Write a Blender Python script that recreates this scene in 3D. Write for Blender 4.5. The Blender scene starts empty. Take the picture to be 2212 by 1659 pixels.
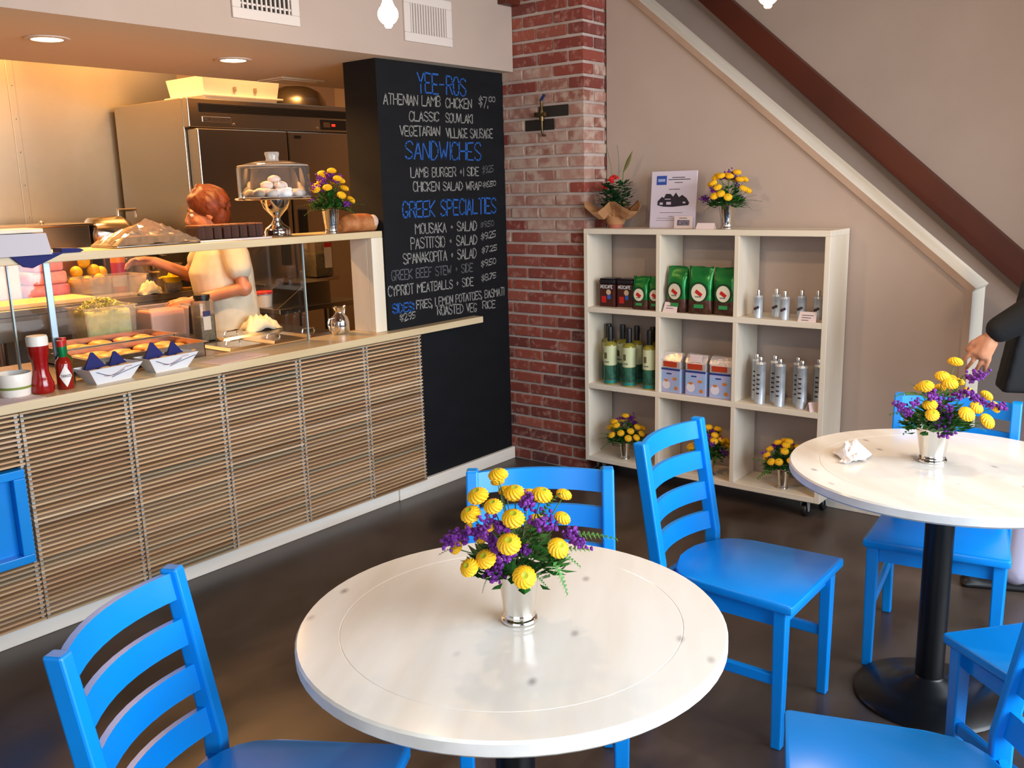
import bpy, bmesh, math, random
from mathutils import Vector, Matrix
R = random.Random(7)
PI = math.pi
scene = bpy.context.scene
col = scene.collection

# ------------------------------------------------------------------ camera
F_PX, YAW, TILT, ROLL, CAM_H = 1999.2, math.radians(39.034), math.radians(11.92), math.radians(-1.482), 1.6
fw = Vector((math.cos(YAW)*math.cos(TILT), math.sin(YAW)*math.cos(TILT), -math.sin(TILT)))
rt0 = Vector((math.sin(YAW), -math.cos(YAW), 0))
up0 = rt0.cross(fw)
rt = rt0*math.cos(ROLL)+up0*math.sin(ROLL)
up = -rt0*math.sin(ROLL)+up0*math.cos(ROLL)
cam_data = bpy.data.cameras.new('camera')
cam = bpy.data.objects.new('camera', cam_data)
col.objects.link(cam)
cam_data.sensor_width = 36.0
cam_data.lens = 36.0*F_PX/2212.0
cam_data.clip_start = 0.05
M = Matrix.Identity(4)
for i in range(3):
    M[i][0], M[i][1], M[i][2] = rt[i], up[i], -fw[i]
M[2][3] = CAM_H
cam.matrix_world = M
scene.camera = cam

# ------------------------------------------------------------------ world, exposure, daylight
world = bpy.data.worlds.new('World')
scene.world = world
world.use_nodes = True
bg = world.node_tree.nodes['Background']
bg.inputs['Color'].default_value = (0.80, 0.90, 1.0, 1)
bg.inputs['Strength'].default_value = 1.5
scene.view_settings.view_transform = 'Standard'
scene.view_settings.look = 'None'
scene.view_settings.gamma = 1.0
scene.view_settings.exposure = -0.36
scene.view_settings.use_curve_mapping = False
scene.cycles.use_denoising = True
scene.cycles.max_bounces = 8
scene.cycles.diffuse_bounces = 4
scene.cycles.glossy_bounces = 4
scene.cycles.transparent_max_bounces = 16
scene.cycles.caustics_reflective = False
scene.cycles.caustics_refractive = False
scene.cycles.sample_clamp_indirect = 4.0

def area_light(name, loc, direction, sx, sy, power, color, spread=None):
    d = bpy.data.lights.new(name, 'AREA')
    d.shape = 'RECTANGLE'; d.size = sx; d.size_y = sy; d.energy = power; d.color = color
    if spread: d.spread = spread
    o = bpy.data.objects.new(name, d); col.objects.link(o)
    o.location = loc
    o.rotation_euler = Vector(direction).to_track_quat('-Z', 'Y').to_euler()
    return o
DAY = (0.80, 0.90, 1.0)
# daylight entering through the storefront windows (wall y = -1.7) and the entrance side (wall x = -1.4)
area_light('daylight_front', (2.2, -1.80, 1.60), (0, 1, -0.6), 4.05, 2.2, 318, DAY, math.radians(140))
area_light('daylight_side', (-1.50, -0.2, 1.60), (1, 0, -0.6), 2.6, 2.2, 32, DAY, math.radians(140))

# ------------------------------------------------------------------ material helpers
def lin(c):
    if isinstance(c, str):
        c = c.lstrip('#'); c = [int(c[i:i+2], 16)/255 for i in (0, 2, 4)]
    return tuple((v/12.92 if v <= 0.04045 else ((v+0.055)/1.055)**2.4) for v in c)
MATS = {}
def pbr(name, c, rough=0.5, metal=0.0, c2=None, scale=8.0, stretch=(1, 1, 1), detail=4.0, lo=0.35, hi=0.65,
        bump=0.0, bscale=None, rand=None, emit=None, estr=0.0, spec=None, coat=0.0, trans=0.0, rrough=None):
    """principled material; c2 = second colour mixed in by stretched noise; rand = list of colours chosen per object"""
    if name in MATS: return MATS[name]
    m = bpy.data.materials.new(name); m.use_nodes = True
    nt = m.node_tree; N = nt.nodes; L = nt.links
    b = N['Principled BSDF']
    b.inputs['Roughness'].default_value = rough
    b.inputs['Metallic'].default_value = metal
    if spec is not None: b.inputs['Specular IOR Level'].default_value = spec
    if coat: b.inputs['Coat Weight'].default_value = coat; b.inputs['Coat Roughness'].default_value = 0.08
    if trans: b.inputs['Transmission Weight'].default_value = trans
    base = None
    tc = N.new('ShaderNodeTexCoord'); mp = N.new('ShaderNodeMapping')
    mp.inputs['Scale'].default_value = stretch
    L.new(tc.outputs['Object'], mp.inputs['Vector'])
    vec = mp.outputs['Vector']
    if rand:
        oi = N.new('ShaderNodeObjectInfo')
        rp = N.new('ShaderNodeValToRGB'); rp.color_ramp.interpolation = 'LINEAR'
        el = rp.color_ramp.elements
        while len(el) < len(rand): el.new(0.5)
        for i, cc in enumerate(rand):
            el[i].position = i/(len(rand)-1); el[i].color = (*lin(cc), 1)
        L.new(oi.outputs['Random'], rp.inputs['Fac'])
        base = rp.outputs['Color']
        va = N.new('ShaderNodeVectorMath'); va.operation = 'ADD'
        ml = N.new('ShaderNodeMath'); ml.operation = 'MULTIPLY'; ml.inputs[1].default_value = 37.0
        L.new(oi.outputs['Random'], ml.inputs[0]); L.new(vec, va.inputs[0]); L.new(ml.outputs[0], va.inputs[1])
        vec = va.outputs['Vector']
    if c2 is not None or bump:
        no = N.new('ShaderNodeTexNoise'); no.inputs['Scale'].default_value = scale; no.inputs['Detail'].default_value = detail
        L.new(vec, no.inputs['Vector'])
    if c2 is not None:
        mr = N.new('ShaderNodeMapRange'); mr.inputs['From Min'].default_value = lo; mr.inputs['From Max'].default_value = hi
        L.new(no.outputs['Fac'], mr.inputs['Value'])
        mx = N.new('ShaderNodeMix'); mx.data_type = 'RGBA'
        L.new(mr.outputs['Result'], mx.inputs['Factor'])
        if base: L.new(base, mx.inputs['A'])
        else: mx.inputs['A'].default_value = (*lin(c), 1)
        mx.inputs['B'].default_value = (*lin(c2), 1)
        base = mx.outputs['Result']
        if rrough is not None:
            m2 = N.new('ShaderNodeMapRange'); m2.inputs['To Min'].default_value = rough; m2.inputs['To Max'].default_value = rrough
            L.new(mr.outputs['Result'], m2.inputs['Value']); L.new(m2.outputs['Result'], b.inputs['Roughness'])
    if base: L.new(base, b.inputs['Base Color'])
    else: b.inputs['Base Color'].default_value = (*lin(c), 1)
    if bump:
        bp = N.new('ShaderNodeBump'); bp.inputs['Strength'].default_value = bump; bp.inputs['Distance'].default_value = 0.004
        if bscale:
            n2 = N.new('ShaderNodeTexNoise'); n2.inputs['Scale'].default_value = bscale; n2.inputs['Detail'].default_value = 5
            L.new(vec, n2.inputs['Vector']); L.new(n2.outputs['Fac'], bp.inputs['Height'])
        else: L.new(no.outputs['Fac'], bp.inputs['Height'])
        L.new(bp.outputs['Normal'], b.inputs['Normal'])
    if emit:
        b.inputs['Emission Color'].default_value = (*lin(emit), 1); b.inputs['Emission Strength'].default_value = estr
    MATS[name] = m
    return m
def thin_glass(name, tint=(1, 1, 1), rough=0.02, ior=1.45, body=0.0, bodycol=(0.9, 0.85, 0.8)):
    """thin pane: transparent plus fresnel reflection, optionally a little milky body"""
    if name in MATS: return MATS[name]
    m = bpy.data.materials.new(name); m.use_nodes = True
    nt = m.node_tree; N = nt.nodes; L = nt.links
    N.remove(N['Principled BSDF'])
    out = N['Material Output']
    tr = N.new('ShaderNodeBsdfTransparent'); tr.inputs['Color'].default_value = (*tint, 1)
    gl = N.new('ShaderNodeBsdfGlossy'); gl.inputs['Roughness'].default_value = rough
    fr = N.new('ShaderNodeFresnel'); fr.inputs['IOR'].default_value = ior
    mx = N.new('ShaderNodeMixShader')
    L.new(fr.outputs[0], mx.inputs['Fac']); L.new(tr.outputs[0], mx.inputs[1]); L.new(gl.outputs[0], mx.inputs[2])
    last = mx.outputs[0]
    if body:
        df = N.new('ShaderNodeBsdfDiffuse'); df.inputs['Color'].default_value = (*bodycol, 1)
        m2 = N.new('ShaderNodeMixShader'); m2.inputs['Fac'].default_value = body
        L.new(last, m2.inputs[1]); L.new(df.outputs[0], m2.inputs[2]); last = m2.outputs[0]
    L.new(last, out.inputs['Surface'])
    MATS[name] = m
    return m

# ------------------------------------------------------------------ mesh helpers
class MB:
    """collects shapes into one bmesh, then links them as ONE mesh object"""
    def __init__(s): s.bm = bmesh.new()
    def box(s, x0, x1, y0, y1, z0, z1, bev=0.0, rot=None, at=None):
        v = [Vector((x, y, z)) for x in (x0, x1) for y in (y0, y1) for z in (z0, z1)]
        return s.hexa(v, bev, rot, at)
    def hexa(s, v, bev=0.0, rot=None, at=None):
        if rot is not None: v = [rot @ p for p in v]
        if at is not None: v = [p+Vector(at) for p in v]
        vs = [s.bm.verts.new(p) for p in v]
        fs = [s.bm.faces.new([vs[i] for i in q]) for q in ((0, 1, 3, 2), (4, 6, 7, 5), (0, 4, 5, 1), (2, 3, 7, 6), (0, 2, 6, 4), (1, 5, 7, 3))]
        if bev:
            es = list({e for f in fs for e in f.edges})
            bmesh.ops.bevel(s.bm, geom=es, offset=bev, segments=2, affect='EDGES', profile=0.5, clamp_overlap=True)
        return s
    def prism(s, pts, axis, a, b):
        """extrude a 2D outline along axis 'x','y' or 'z' from a to b"""
        def P(u, v, w):
            return {'x': (w, u, v), 'y': (u, w, v), 'z': (u, v, w)}[axis]
        A = [s.bm.verts.new(P(u, v, a)) for u, v in pts]; B = [s.bm.verts.new(P(u, v, b)) for u, v in pts]
        n = len(pts)
        s.bm.faces.new(A); s.bm.faces.new(B[::-1])
        for i in range(n): s.bm.faces.new((A[i], B[i], B[(i+1) % n], A[(i+1) % n]))
        return s
    def lathe(s, prof, n=24, at=(0, 0, 0), closed=False, rot=None):
        rings = []
        for r, z in prof:
            if r < 1e-5: ring = [Vector((0, 0, z))]
            else: ring = [Vector((r*math.cos(2*PI*k/n), r*math.sin(2*PI*k/n), z)) for k in range(n)]
            if rot is not None: ring = [rot @ p for p in ring]
            rings.append([s.bm.verts.new(p+Vector(at)) for p in ring])
        for a, b in zip(rings[:-1], rings[1:]):
            for k in range(n):
                k2 = (k+1) % n
                if len(a) == 1 and len(b) == 1: continue
                if len(a) == 1: s.bm.faces.new((a[0], b[k2], b[k]))
                elif len(b) == 1: s.bm.faces.new((a[k], a[k2], b[0]))
                else: s.bm.faces.new((a[k], a[k2], b[k2], b[k]))
        if closed:
            for ring in (rings[0], rings[-1]):
                if len(ring) > 2: s.bm.faces.new(ring)
        return s
    def tube(s, pts, rad, n=8, caps=True, flat=1.0):
        pts = [Vector(p) for p in pts]
        if not isinstance(rad, (list, tuple)): rad = [rad]*len(pts)
        rings = []; ref = None
        for i, p in enumerate(pts):
            t = (pts[min(i+1, len(pts)-1)]-pts[max(i-1, 0)]).normalized()
            if ref is None:
                ref = Vector((0, 0, 1)) if abs(t.z) < 0.9 else Vector((1, 0, 0))
            u = (ref-t*ref.dot(t)).normalized(); w = t.cross(u); ref = u
            rings.append([s.bm.verts.new(p+(u*math.cos(2*PI*k/n)*flat+w*math.sin(2*PI*k/n))*rad[i]) for k in range(n)])
        for a, b in zip(rings[:-1], rings[1:]):
            for k in range(n): s.bm.faces.new((a[k], a[(k+1) % n], b[(k+1) % n], b[k]))
        if caps: s.bm.faces.new(rings[0][::-1]); s.bm.faces.new(rings[-1])
        return s
    def ball(s, c, r, seg=12, rings=8, rot=None):
        if not isinstance(r, (list, tuple)): r = (r, r, r)
        m = Matrix.Translation(Vector(c)) @ (rot.to_4x4() if rot is not None else Matrix.Identity(4)) @ Matrix.Diagonal((*r, 1))
        bmesh.ops.create_uvsphere(s.bm, u_segments=seg, v_segments=rings, radius=1.0, matrix=m)
        return s
    def ico(s, c, r, sub=1, jit=0.0):
        if not isinstance(r, (list, tuple)): r = (r, r, r)
        g = bmesh.ops.create_icosphere(s.bm, subdivisions=sub, radius=1.0)
        for v in g['verts']:
            k = 1+R.uniform(-jit, jit)
            v.co = Vector((v.co.x*r[0]*k+c[0], v.co.y*r[1]*k+c[1], v.co.z*r[2]*k+c[2]))
        return s
    def quad(s, *p):
        s.bm.faces.new([s.bm.verts.new(Vector(q)) for q in p]); return s
    def loft(s, rings, caps=True):
        rr = [[s.bm.verts.new(Vector(p)) for p in r] for r in rings]; n = len(rr[0])
        for a, b in zip(rr[:-1], rr[1:]):
            for k in range(n): s.bm.faces.new((a[k], a[(k+1) % n], b[(k+1) % n], b[k]))
        if caps: s.bm.faces.new(rr[0][::-1]); s.bm.faces.new(rr[-1])
        return s
    def mesh(s, name, smooth=False, angle=40):
        bmesh.ops.recalc_face_normals(s.bm, faces=s.bm.faces[:])
        me = bpy.data.meshes.new(name); s.bm.to_mesh(me); s.bm.free()
        if smooth:
            me.shade_smooth()
            if angle: me.set_sharp_from_angle(angle=math.radians(angle))
        return me
    def build(s, name, mat, parent=None, smooth=False, angle=40, loc=None, rotz=None):
        return put(name, s.mesh(name, smooth, angle), mat, parent, loc, rotz)
def put(name, me, mat=None, parent=None, loc=None, rot=None, scale=None):
    if mat is not None and not me.materials: me.materials.append(mat)
    o = bpy.data.objects.new(name, me); col.objects.link(o)
    if parent: o.parent = parent
    if loc is not None: o.location = loc
    if rot is not None: o.rotation_euler = (0, 0, rot) if isinstance(rot, (int, float)) else rot
    if scale is not None: o.scale = scale if isinstance(scale, (list, tuple)) else (scale,)*3
    return o
def tag(o, label, cat, group=None):
    o['label'] = label; o['category'] = cat
    if group: o['group'] = group
    return o
def thing(name, label, cat, loc=(0, 0, 0), rotz=0.0, group=None):
    o = bpy.data.objects.new(name, None); col.objects.link(o)
    o.empty_display_size = 0.05
    o.location = loc; o.rotation_euler = (0, 0, rotz)
    return tag(o, label, cat, group)
def struct(o, label=None):
    o['kind'] = 'structure'
    if label: o['label'] = label
    return o
def copy_tree(o, parent=None):
    c = o.copy(); col.objects.link(c)
    if parent: c.parent = parent
    for ch in o.children: copy_tree(ch, c)
    return c

# ------------------------------------------------------------------ materials
m_floor = pbr('stained_concrete', '#322822', 0.28, c2='#50443c', scale=2.2, stretch=(1, 1.6, 1), detail=8, lo=0.38, hi=0.70, bump=0.05, rrough=0.45)
m_wall = pbr('painted_wall', '#b7a498', 0.75, c2='#b29f93', scale=3, bump=0.03, bscale=180)
m_white = pbr('white_paint', '#d8cdc6', 0.6, bump=0.02, bscale=150)
m_kceil = pbr('kitchen_ceiling_paint', '#e6dcc8', 0.7)
m_black = pbr('chalkboard_paint', '#06080c', 0.7, spec=0.25, c2='#0b0d13', scale=5, stretch=(1, 1, 3), detail=6)
m_mortar = pbr('mortar', '#ab9890', 0.9, c2='#bcada6', scale=6, bump=0.3, bscale=90)
m_brick = pbr('brick', '#7a3a2c', 0.85, rand=['#6a3029', '#853f33', '#964837', '#7c372e', '#9c5343', '#553030', '#8e4234'], c2='#a8786c', scale=26, detail=5, lo=0.52, hi=0.75, bump=0.5, bscale=120)
m_brickw = pbr('whitewashed_brick', '#8a5a4e', 0.85, rand=['#a37567', '#96665b', '#ac8273', '#8a5548', '#b08a7a'], c2='#b59b8c', scale=16, detail=6, lo=0.42, hi=0.60, bump=0.4, bscale=120)
m_pine = pbr('whitewashed_pine', '#e6ddcf', 0.5, c2='#d9ccb6', scale=7, stretch=(1, 1, 0.12), detail=6, bump=0.04)
m_pineh = pbr('whitewashed_pine_horizontal', '#e6ddcf', 0.5, c2='#dacdb8', scale=7, stretch=(1, 0.12, 1), detail=6, bump=0.04)
m_ledge = pbr('pale_counter_wood', '#d8c6a4', 0.32, c2='#c3ab84', scale=7, stretch=(0.12, 1, 1), detail=6)
m_base = pbr('whitewashed_board', '#f0e9e0', 0.55, c2='#ddd0c2', scale=9, stretch=(0.1, 1, 1), detail=7, lo=0.45, hi=0.75)
m_slat = pbr('reclaimed_slat', '#a07a56', 0.7, rand=['#a8845f', '#c9a27a', '#b58b68', '#ddbf9a', '#c2a184', '#9c8b70', '#cda982', '#94714f', '#d3b28c', '#bd9670'], c2='#946f4f', scale=14, stretch=(0.1, 1, 1), detail=6, lo=0.5, hi=0.8)
m_dark = pbr('dark_recess', '#241c16', 0.8)
m_zinc = pbr('zinc_clip', '#a9a9a6', 0.5, 0.3)
m_blue = pbr('blue_paint', '#0386de', 0.28, c2='#0581d4', scale=4, bump=0.02, bscale=40)
m_table = pbr('whitewashed_tabletop', '#e6dfd5', 0.16, c2='#d2c2ae', scale=3.2, stretch=(0.35, 2.2, 1), detail=7, lo=0.35, hi=0.8)
def add_knots(m, scale, size, colr, strength):
    # scattered knots: dark oval marks around sparse cell points
    nt = m.node_tree; N = nt.nodes; L = nt.links; b = N['Principled BSDF']
    src = b.inputs['Base Color'].links[0].from_socket
    tc = N.new('ShaderNodeTexCoord'); mp = N.new('ShaderNodeMapping'); mp.inputs['Scale'].default_value = (1, 1.7, 0.0)
    vo = N.new('ShaderNodeTexVoronoi'); vo.inputs['Scale'].default_value = scale
    L.new(tc.outputs['Object'], mp.inputs['Vector']); L.new(mp.outputs['Vector'], vo.inputs['Vector'])
    mr = N.new('ShaderNodeMapRange'); mr.interpolation_type = 'SMOOTHSTEP'
    mr.inputs['From Min'].default_value = size; mr.inputs['From Max'].default_value = 0.0; mr.inputs['To Max'].default_value = strength
    L.new(vo.outputs['Distance'], mr.inputs['Value'])
    sp = N.new('ShaderNodeSeparateColor'); L.new(vo.outputs['Color'], sp.inputs[0])
    gt = N.new('ShaderNodeMath'); gt.operation = 'GREATER_THAN'; gt.inputs[1].default_value = 0.45; L.new(sp.outputs[0], gt.inputs[0])
    mu = N.new('ShaderNodeMath'); mu.operation = 'MULTIPLY'; L.new(mr.outputs['Result'], mu.inputs[0]); L.new(gt.outputs[0], mu.inputs[1])
    mx = N.new('ShaderNodeMix'); mx.data_type = 'RGBA'
    L.new(mu.outputs[0], mx.inputs['Factor']); L.new(src, mx.inputs['A']); mx.inputs['B'].default_value = (*lin(colr), 1)
    L.new(mx.outputs['Result'], b.inputs['Base Color'])
add_knots(m_table, 9.0, 0.20, '#877a76', 0.8)
m_tedge = pbr('tabletop_edge', '#e0dad3', 0.4, c2='#c9c2bb', scale=9)
m_iron = pbr('black_iron', '#0b0b0c', 0.35, 0.2)
m_steel = pbr('brushed_steel', '#a3998a', 0.27, 1.0)
m_steelw = pbr('steel_wall', '#bfb5a2', 0.36, 1.0, c2='#b3a994', scale=3, rrough=0.42)
m_chrome = pbr('polished_silver', '#e4e0da', 0.08, 1.0)
m_satin = pbr('satin_silver', '#dcd8d2', 0.2, 1.0)
m_darkwood = pbr('dark_stained_timber', '#5e2410', 0.5, c2='#4a1a0c', scale=7, stretch=(1, 0.2, 0.2), detail=6)
m_cap = pbr('pale_trim_wood', '#eadfce', 0.45, c2='#cfba98', scale=6, stretch=(1, 0.2, 0.2), detail=6, lo=0.45, hi=0.8)
m_capedge = pbr('brown_trim_edge', '#b59a86', 0.55, c2='#9a7d68', scale=8, stretch=(1, 0.2, 0.2), detail=6)
m_chalkw = pbr('white_chalk', '#8b8985', 0.9, c2='#575655', scale=150, lo=0.5, hi=0.75)
m_chalkd = pbr('faded_chalk', '#5f5d62', 0.9, c2='#38383c', scale=150, lo=0.45, hi=0.7)
m_chalkb = pbr('blue_chalk', '#1c56a4', 0.9, c2='#143566', scale=150, lo=0.5, hi=0.75)
m_glass = thin_glass('clear_glass')
m_gedge = pbr('glass_edge', '#9fb3b6', 0.15, spec=0.8)
m_plastic = thin_glass('clear_plastic', (0.97, 0.95, 0.92), 0.12, 1.4, body=0.16)
m_wplastic = pbr('white_plastic', '#e6e0d6', 0.35)
m_bplastic = pbr('black_plastic', '#121214', 0.4)
m_red = pbr('red_plastic', '#b81d1a', 0.35)
m_paper = pbr('white_paper', '#e4dedb', 0.7)
m_pink = pbr('pinkish_paper', '#ddc8c6', 0.7)
m_ink = pbr('ink', '#2a2730', 0.8)
m_navy = pbr('navy_napkin', '#10185c', 0.8, bump=0.3, bscale=120)
m_skin = pbr('skin', '#c98a66', 0.5, c2='#b87555', scale=9)
m_brass = pbr('aged_brass', '#6e5a3a', 0.4, 0.9)
m_leaf = pbr('dark_green_leaf', '#1c4a17', 0.5, c2='#2d6a22', scale=30)
m_fern = pbr('fern_green', '#2f6b22', 0.5, c2='#4a8a3a', scale=30)
m_yellow = pbr('yellow_petals', '#efb800', 0.65, c2='#d99c00', scale=60)
m_ycentre = pbr('yellow_green_centre', '#a8a312', 0.6)
m_purple = pbr('purple_statice', '#54126e', 0.7, c2='#74208c', scale=60)
m_stem = pbr('stem_green', '#4c7034', 0.6)
# ================================================================== THE SETTING
YC = 3.428      # chalkboard / counter front plane
XB = 4.213      # brick face
XW = 4.42       # partition face behind the display shelf
MB().box(-1.5, 5.4, -1.8, 6.2, -0.08, 0).build('floor', m_floor)['kind'] = 'structure'
MB().box(-1.5, 5.45, -1.85, 3.36, 3.05, 3.13).build('ceiling', pbr('ceiling_boards', '#6a4a34', 0.6, c2='#52382a', scale=6, stretch=(0.1, 2, 1)))['kind'] = 'structure'
MB().box(0.2, 5.45, 4.56, 6.2, 2.95, 3.03).build('ceiling_kitchen', m_kceil)['kind'] = 'structure'
# soffit above the serving hatch: front face towards the room, underside over the counter
s = MB(); s.box(-1.5, XB-0.002, 3.35, 4.56, 2.232, 3.05)
o = s.build('ceiling_soffit', m_wall); struct(o)
o.data.materials.append(m_kceil)
for f in o.data.polygons:
    if f.normal.z < -0.5: f.material_index = 1
# kitchen shell
o = struct(MB().box(3.86, 5.45, 6.1, 6.2, 0, 3.0).build('wall_kitchen_back', m_wall))
o = struct(MB().box(5.3, 5.45, 3.0, 6.1, 0, 3.0).build('wall_kitchen_side', m_wall))
struct(MB().box(0.2, 0.3, 3.5, 6.1, 0, 3.0).build('wall_kitchen_left', m_wall))
w = MB().box(0.2, 3.86, 6.13, 6.2, 0, 3.0).build('wall_steel', m_steelw); struct(w)
for x0, x1 in ((0.3, 1.50), (1.504, 2.715), (2.719, 3.86)):
    MB().box(x0, x1, 6.10, 6.13, 0.9, 2.95, 0.002).build('steel_panel', m_steelw, w)
for x in (1.50, 2.717):
    MB().box(x-0.022, x+0.022, 6.092, 6.10, 0.9, 2.95, 0.002).build('joint_strip', m_steelw, w)
    for k in range(9):
        MB().lathe([(0.006, 0), (0.005, 0.003), (0, 0.004)], 8, rot=Matrix.Rotation(PI/2, 3, 'X')).build('rivet', m_steel, w, loc=(x, 6.092, 1.1+k*0.2))

# chalkboard wall: front face and the side return towards the kitchen
s = MB(); s.box(3.246, XB, YC, 3.66, 0, 2.232)
chalk = struct(s.build('wall_chalkboard', m_black))

# ---- hand-drawn chalk lettering, single-stroke capitals
GL = {'A': ['00 26 40', '12 32'], 'B': ['00 06 36 45 44 33 03', '33 42 41 30 00'], 'C': ['45 36 16 04 02 10 30 41'], 'D': ['00 06 26 44 42 20 00'],
 'E': ['46 06 00 40', '03 33'], 'F': ['46 06 00', '03 33'], 'G': ['45 36 16 04 02 10 30 42 22'], 'H': ['00 06', '40 46', '03 43'], 'I': ['20 26'],
 'J': ['46 41 30 10 01'], 'K': ['00 06', '46 03 40'], 'L': ['06 00 40'], 'M': ['00 06 23 46 40'], 'N': ['00 06 40 46'], 'O': ['16 04 02 10 30 42 44 36 16'],
 'P': ['00 06 36 45 44 33 03'], 'R': ['00 06 36 45 44 33 03', '23 40'], 'S': ['45 36 16 05 04 42 41 30 10 01'], 'T': ['06 46', '26 20'], 'U': ['06 01 10 30 41 46'],
 'V': ['06 20 46'], 'W': ['06 10 24 30 46'], 'X': ['00 46', '06 40'], 'Y': ['06 23 46', '23 20'], 'Z': ['06 46 00 40'], '-': ['03 33'], '+': ['13 33', '24 22'],
 '$': ['44 35 15 04 42 31 11 02', '26 20'], '.': ['20 21'], ',': ['21 1x'], ':': ['21 22', '24 25'], '0': ['16 04 02 10 30 42 44 36 16'], '1': ['15 26 20'],
 '2': ['05 16 36 45 44 00 40'], '3': ['06 46 23 42 41 30 10 01'], '5': ['46 06 03 33 42 41 30 00'], '6': ['46 26 03 01 10 30 41 42 33 03'],
 '7': ['06 46 10'], '8': ['13 04 05 16 36 45 44 33 13 02 01 10 30 41 42 33'], '9': ['43 13 04 05 16 36 45 42 20'], 'Q': ['16 04 02 10 30 42 44 36 16', '22 40']}
def strokes(text):
    out = []; x = 0.0
    for ch in text:
        if ch == ' ': x += 0.75; continue
        w = 0.25 if ch in 'I.:,1' else (1.25 if ch in 'MW' else 1.0)
        for st in GL.get(ch, []):
            pl = []
            for q in st.split():
                u = int(q[0])/4; v = (-1 if q[1] == 'x' else int(q[1]))/6
                if ch in 'I.:,': u = (u-0.5)+0.12
                pl.append((x+u*0.82*w if ch not in 'I.:,' else x+u*0.6, v))
            out.append(pl)
        x += w
    return out, max(x-0.18, 0.3)
def lettering(text, quad, width, place, jit=0.02):
    """quad = TLu,TLv,TRu,TRv,BLu,BLv,BRu,BRv on a surface; place(u,v,d)->3D; returns an MB of flat strokes"""
    TL, TR, BL, BR = [Vector(quad[i:i+2]) for i in (0, 2, 4, 6)]
    st, W = strokes(text); mb = MB()
    rr = random.Random(text)
    for pl in st:
        P = []
        for x, v in pl:
            a = x/W+rr.uniform(-jit, jit)/max(W, 1); b = v+rr.uniform(-jit, jit)*2
            P.append((BL*(1-a)+BR*a)*(1-b)+(TL*(1-a)+TR*a)*b)
        for p, q in zip(P[:-1], P[1:]):
            d = (q-p)
            if d.length < 1e-6: continue
            d.normalize(); n = Vector((-d.y, d.x))*width*rr.uniform(0.75, 1.15)/2
            p2, q2 = p-d*width*0.3, q+d*width*0.3
            mb.quad(place(*(p2-n), 0), place(*(q2-n), 0), place(*(q2+n), 0), place(*(p2+n), 0))
    return mb
CHALK = [
('YEE-ROS','b',3.531,2.189,3.9,2.18,3.531,2.088,3.896,2.094),
('ATHENIAN LAMB','w',3.291,2.071,3.694,2.078,3.287,2.02,3.691,2.028),
('CHICKEN','w',3.736,2.072,3.943,2.078,3.733,2.026,3.94,2.029),
('$7.','w',4.004,2.1,4.08,2.096,4.001,2.043,4.077,2.038),
('00','w',4.089,2.1,4.142,2.101,4.087,2.074,4.141,2.075),
('CLASSIC','w',3.461,1.992,3.68,1.998,3.458,1.947,3.677,1.954),
('SOUVLAKI','w',3.731,1.996,3.945,1.997,3.729,1.951,3.943,1.953),
('VEGETARIAN','w',3.391,1.921,3.682,1.926,3.391,1.872,3.679,1.881),
('VILLAGE SAUSAGE','w',3.729,1.919,4.112,1.927,3.734,1.872,4.11,1.879),
('SANDWICHES','b',3.425,1.848,4.008,1.848,3.419,1.762,4.003,1.758),
('LAMB BURGER +1 SIDE','w',3.452,1.717,3.984,1.719,3.452,1.669,3.982,1.675),
('$9.25','d',4.016,1.726,4.111,1.731,4.014,1.681,4.109,1.699),
('CHICKEN SALAD WRAP','w',3.465,1.646,4.005,1.64,3.465,1.598,4.003,1.599),
('$6.50','w',4.016,1.64,4.129,1.644,4.015,1.61,4.128,1.62),
('GREEK SPECIALTIES','b',3.383,1.547,4.125,1.551,3.381,1.469,4.121,1.467),
('MOUSAKA + SALAD','w',3.466,1.435,3.951,1.427,3.466,1.383,3.949,1.379),
('$9.50','d',3.987,1.421,4.1,1.425,3.985,1.388,4.098,1.397),
('PASTITSIO + SALAD','w',3.428,1.364,3.95,1.351,3.428,1.308,3.948,1.302),
('$9.25','w',3.987,1.358,4.113,1.368,3.985,1.319,4.112,1.335),
('SPANAKOPITA + SALAD','w',3.368,1.287,3.941,1.28,3.371,1.235,3.938,1.226),
('$7.25','w',3.99,1.281,4.12,1.287,3.988,1.244,4.119,1.259),
('GREEK BEEF STEW + SIDE','d',3.28,1.209,3.907,1.198,3.28,1.158,3.904,1.152),
('$9.50','w',3.98,1.207,4.109,1.212,3.978,1.167,4.108,1.183),
('CYPRIOT MEATBALLS + SIDE','w',3.251,1.131,3.907,1.119,3.251,1.08,3.905,1.075),
('$8.75','w',3.979,1.127,4.106,1.13,3.977,1.087,4.104,1.102),
('SIDES:','b',3.276,1.039,3.43,1.031,3.276,0.993,3.427,0.987),
('FRIES, LEMON POTATOES, BASMATI','w',3.449,1.037,4.175,1.037,3.449,0.993,4.173,0.993),
('ROASTED VEG','w',3.606,0.993,3.928,0.973,3.606,0.943,3.926,0.926),
('RICE','w',3.979,0.977,4.094,0.97,3.98,0.935,4.092,0.928),
('$2.95','w',3.325,0.982,3.437,0.981,3.326,0.941,3.435,0.951),
]
for t, c, *q in CHALK:
    w_ = {'b': 0.0085, 'w': 0.0062, 'd': 0.0055}[c]
    lettering(t, q, w_, lambda u, v, d: (u, YC-0.0012, v)).build('chalk_lettering', {'b': m_chalkb, 'w': m_chalkw, 'd': m_chalkd}[c], chalk)

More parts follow.
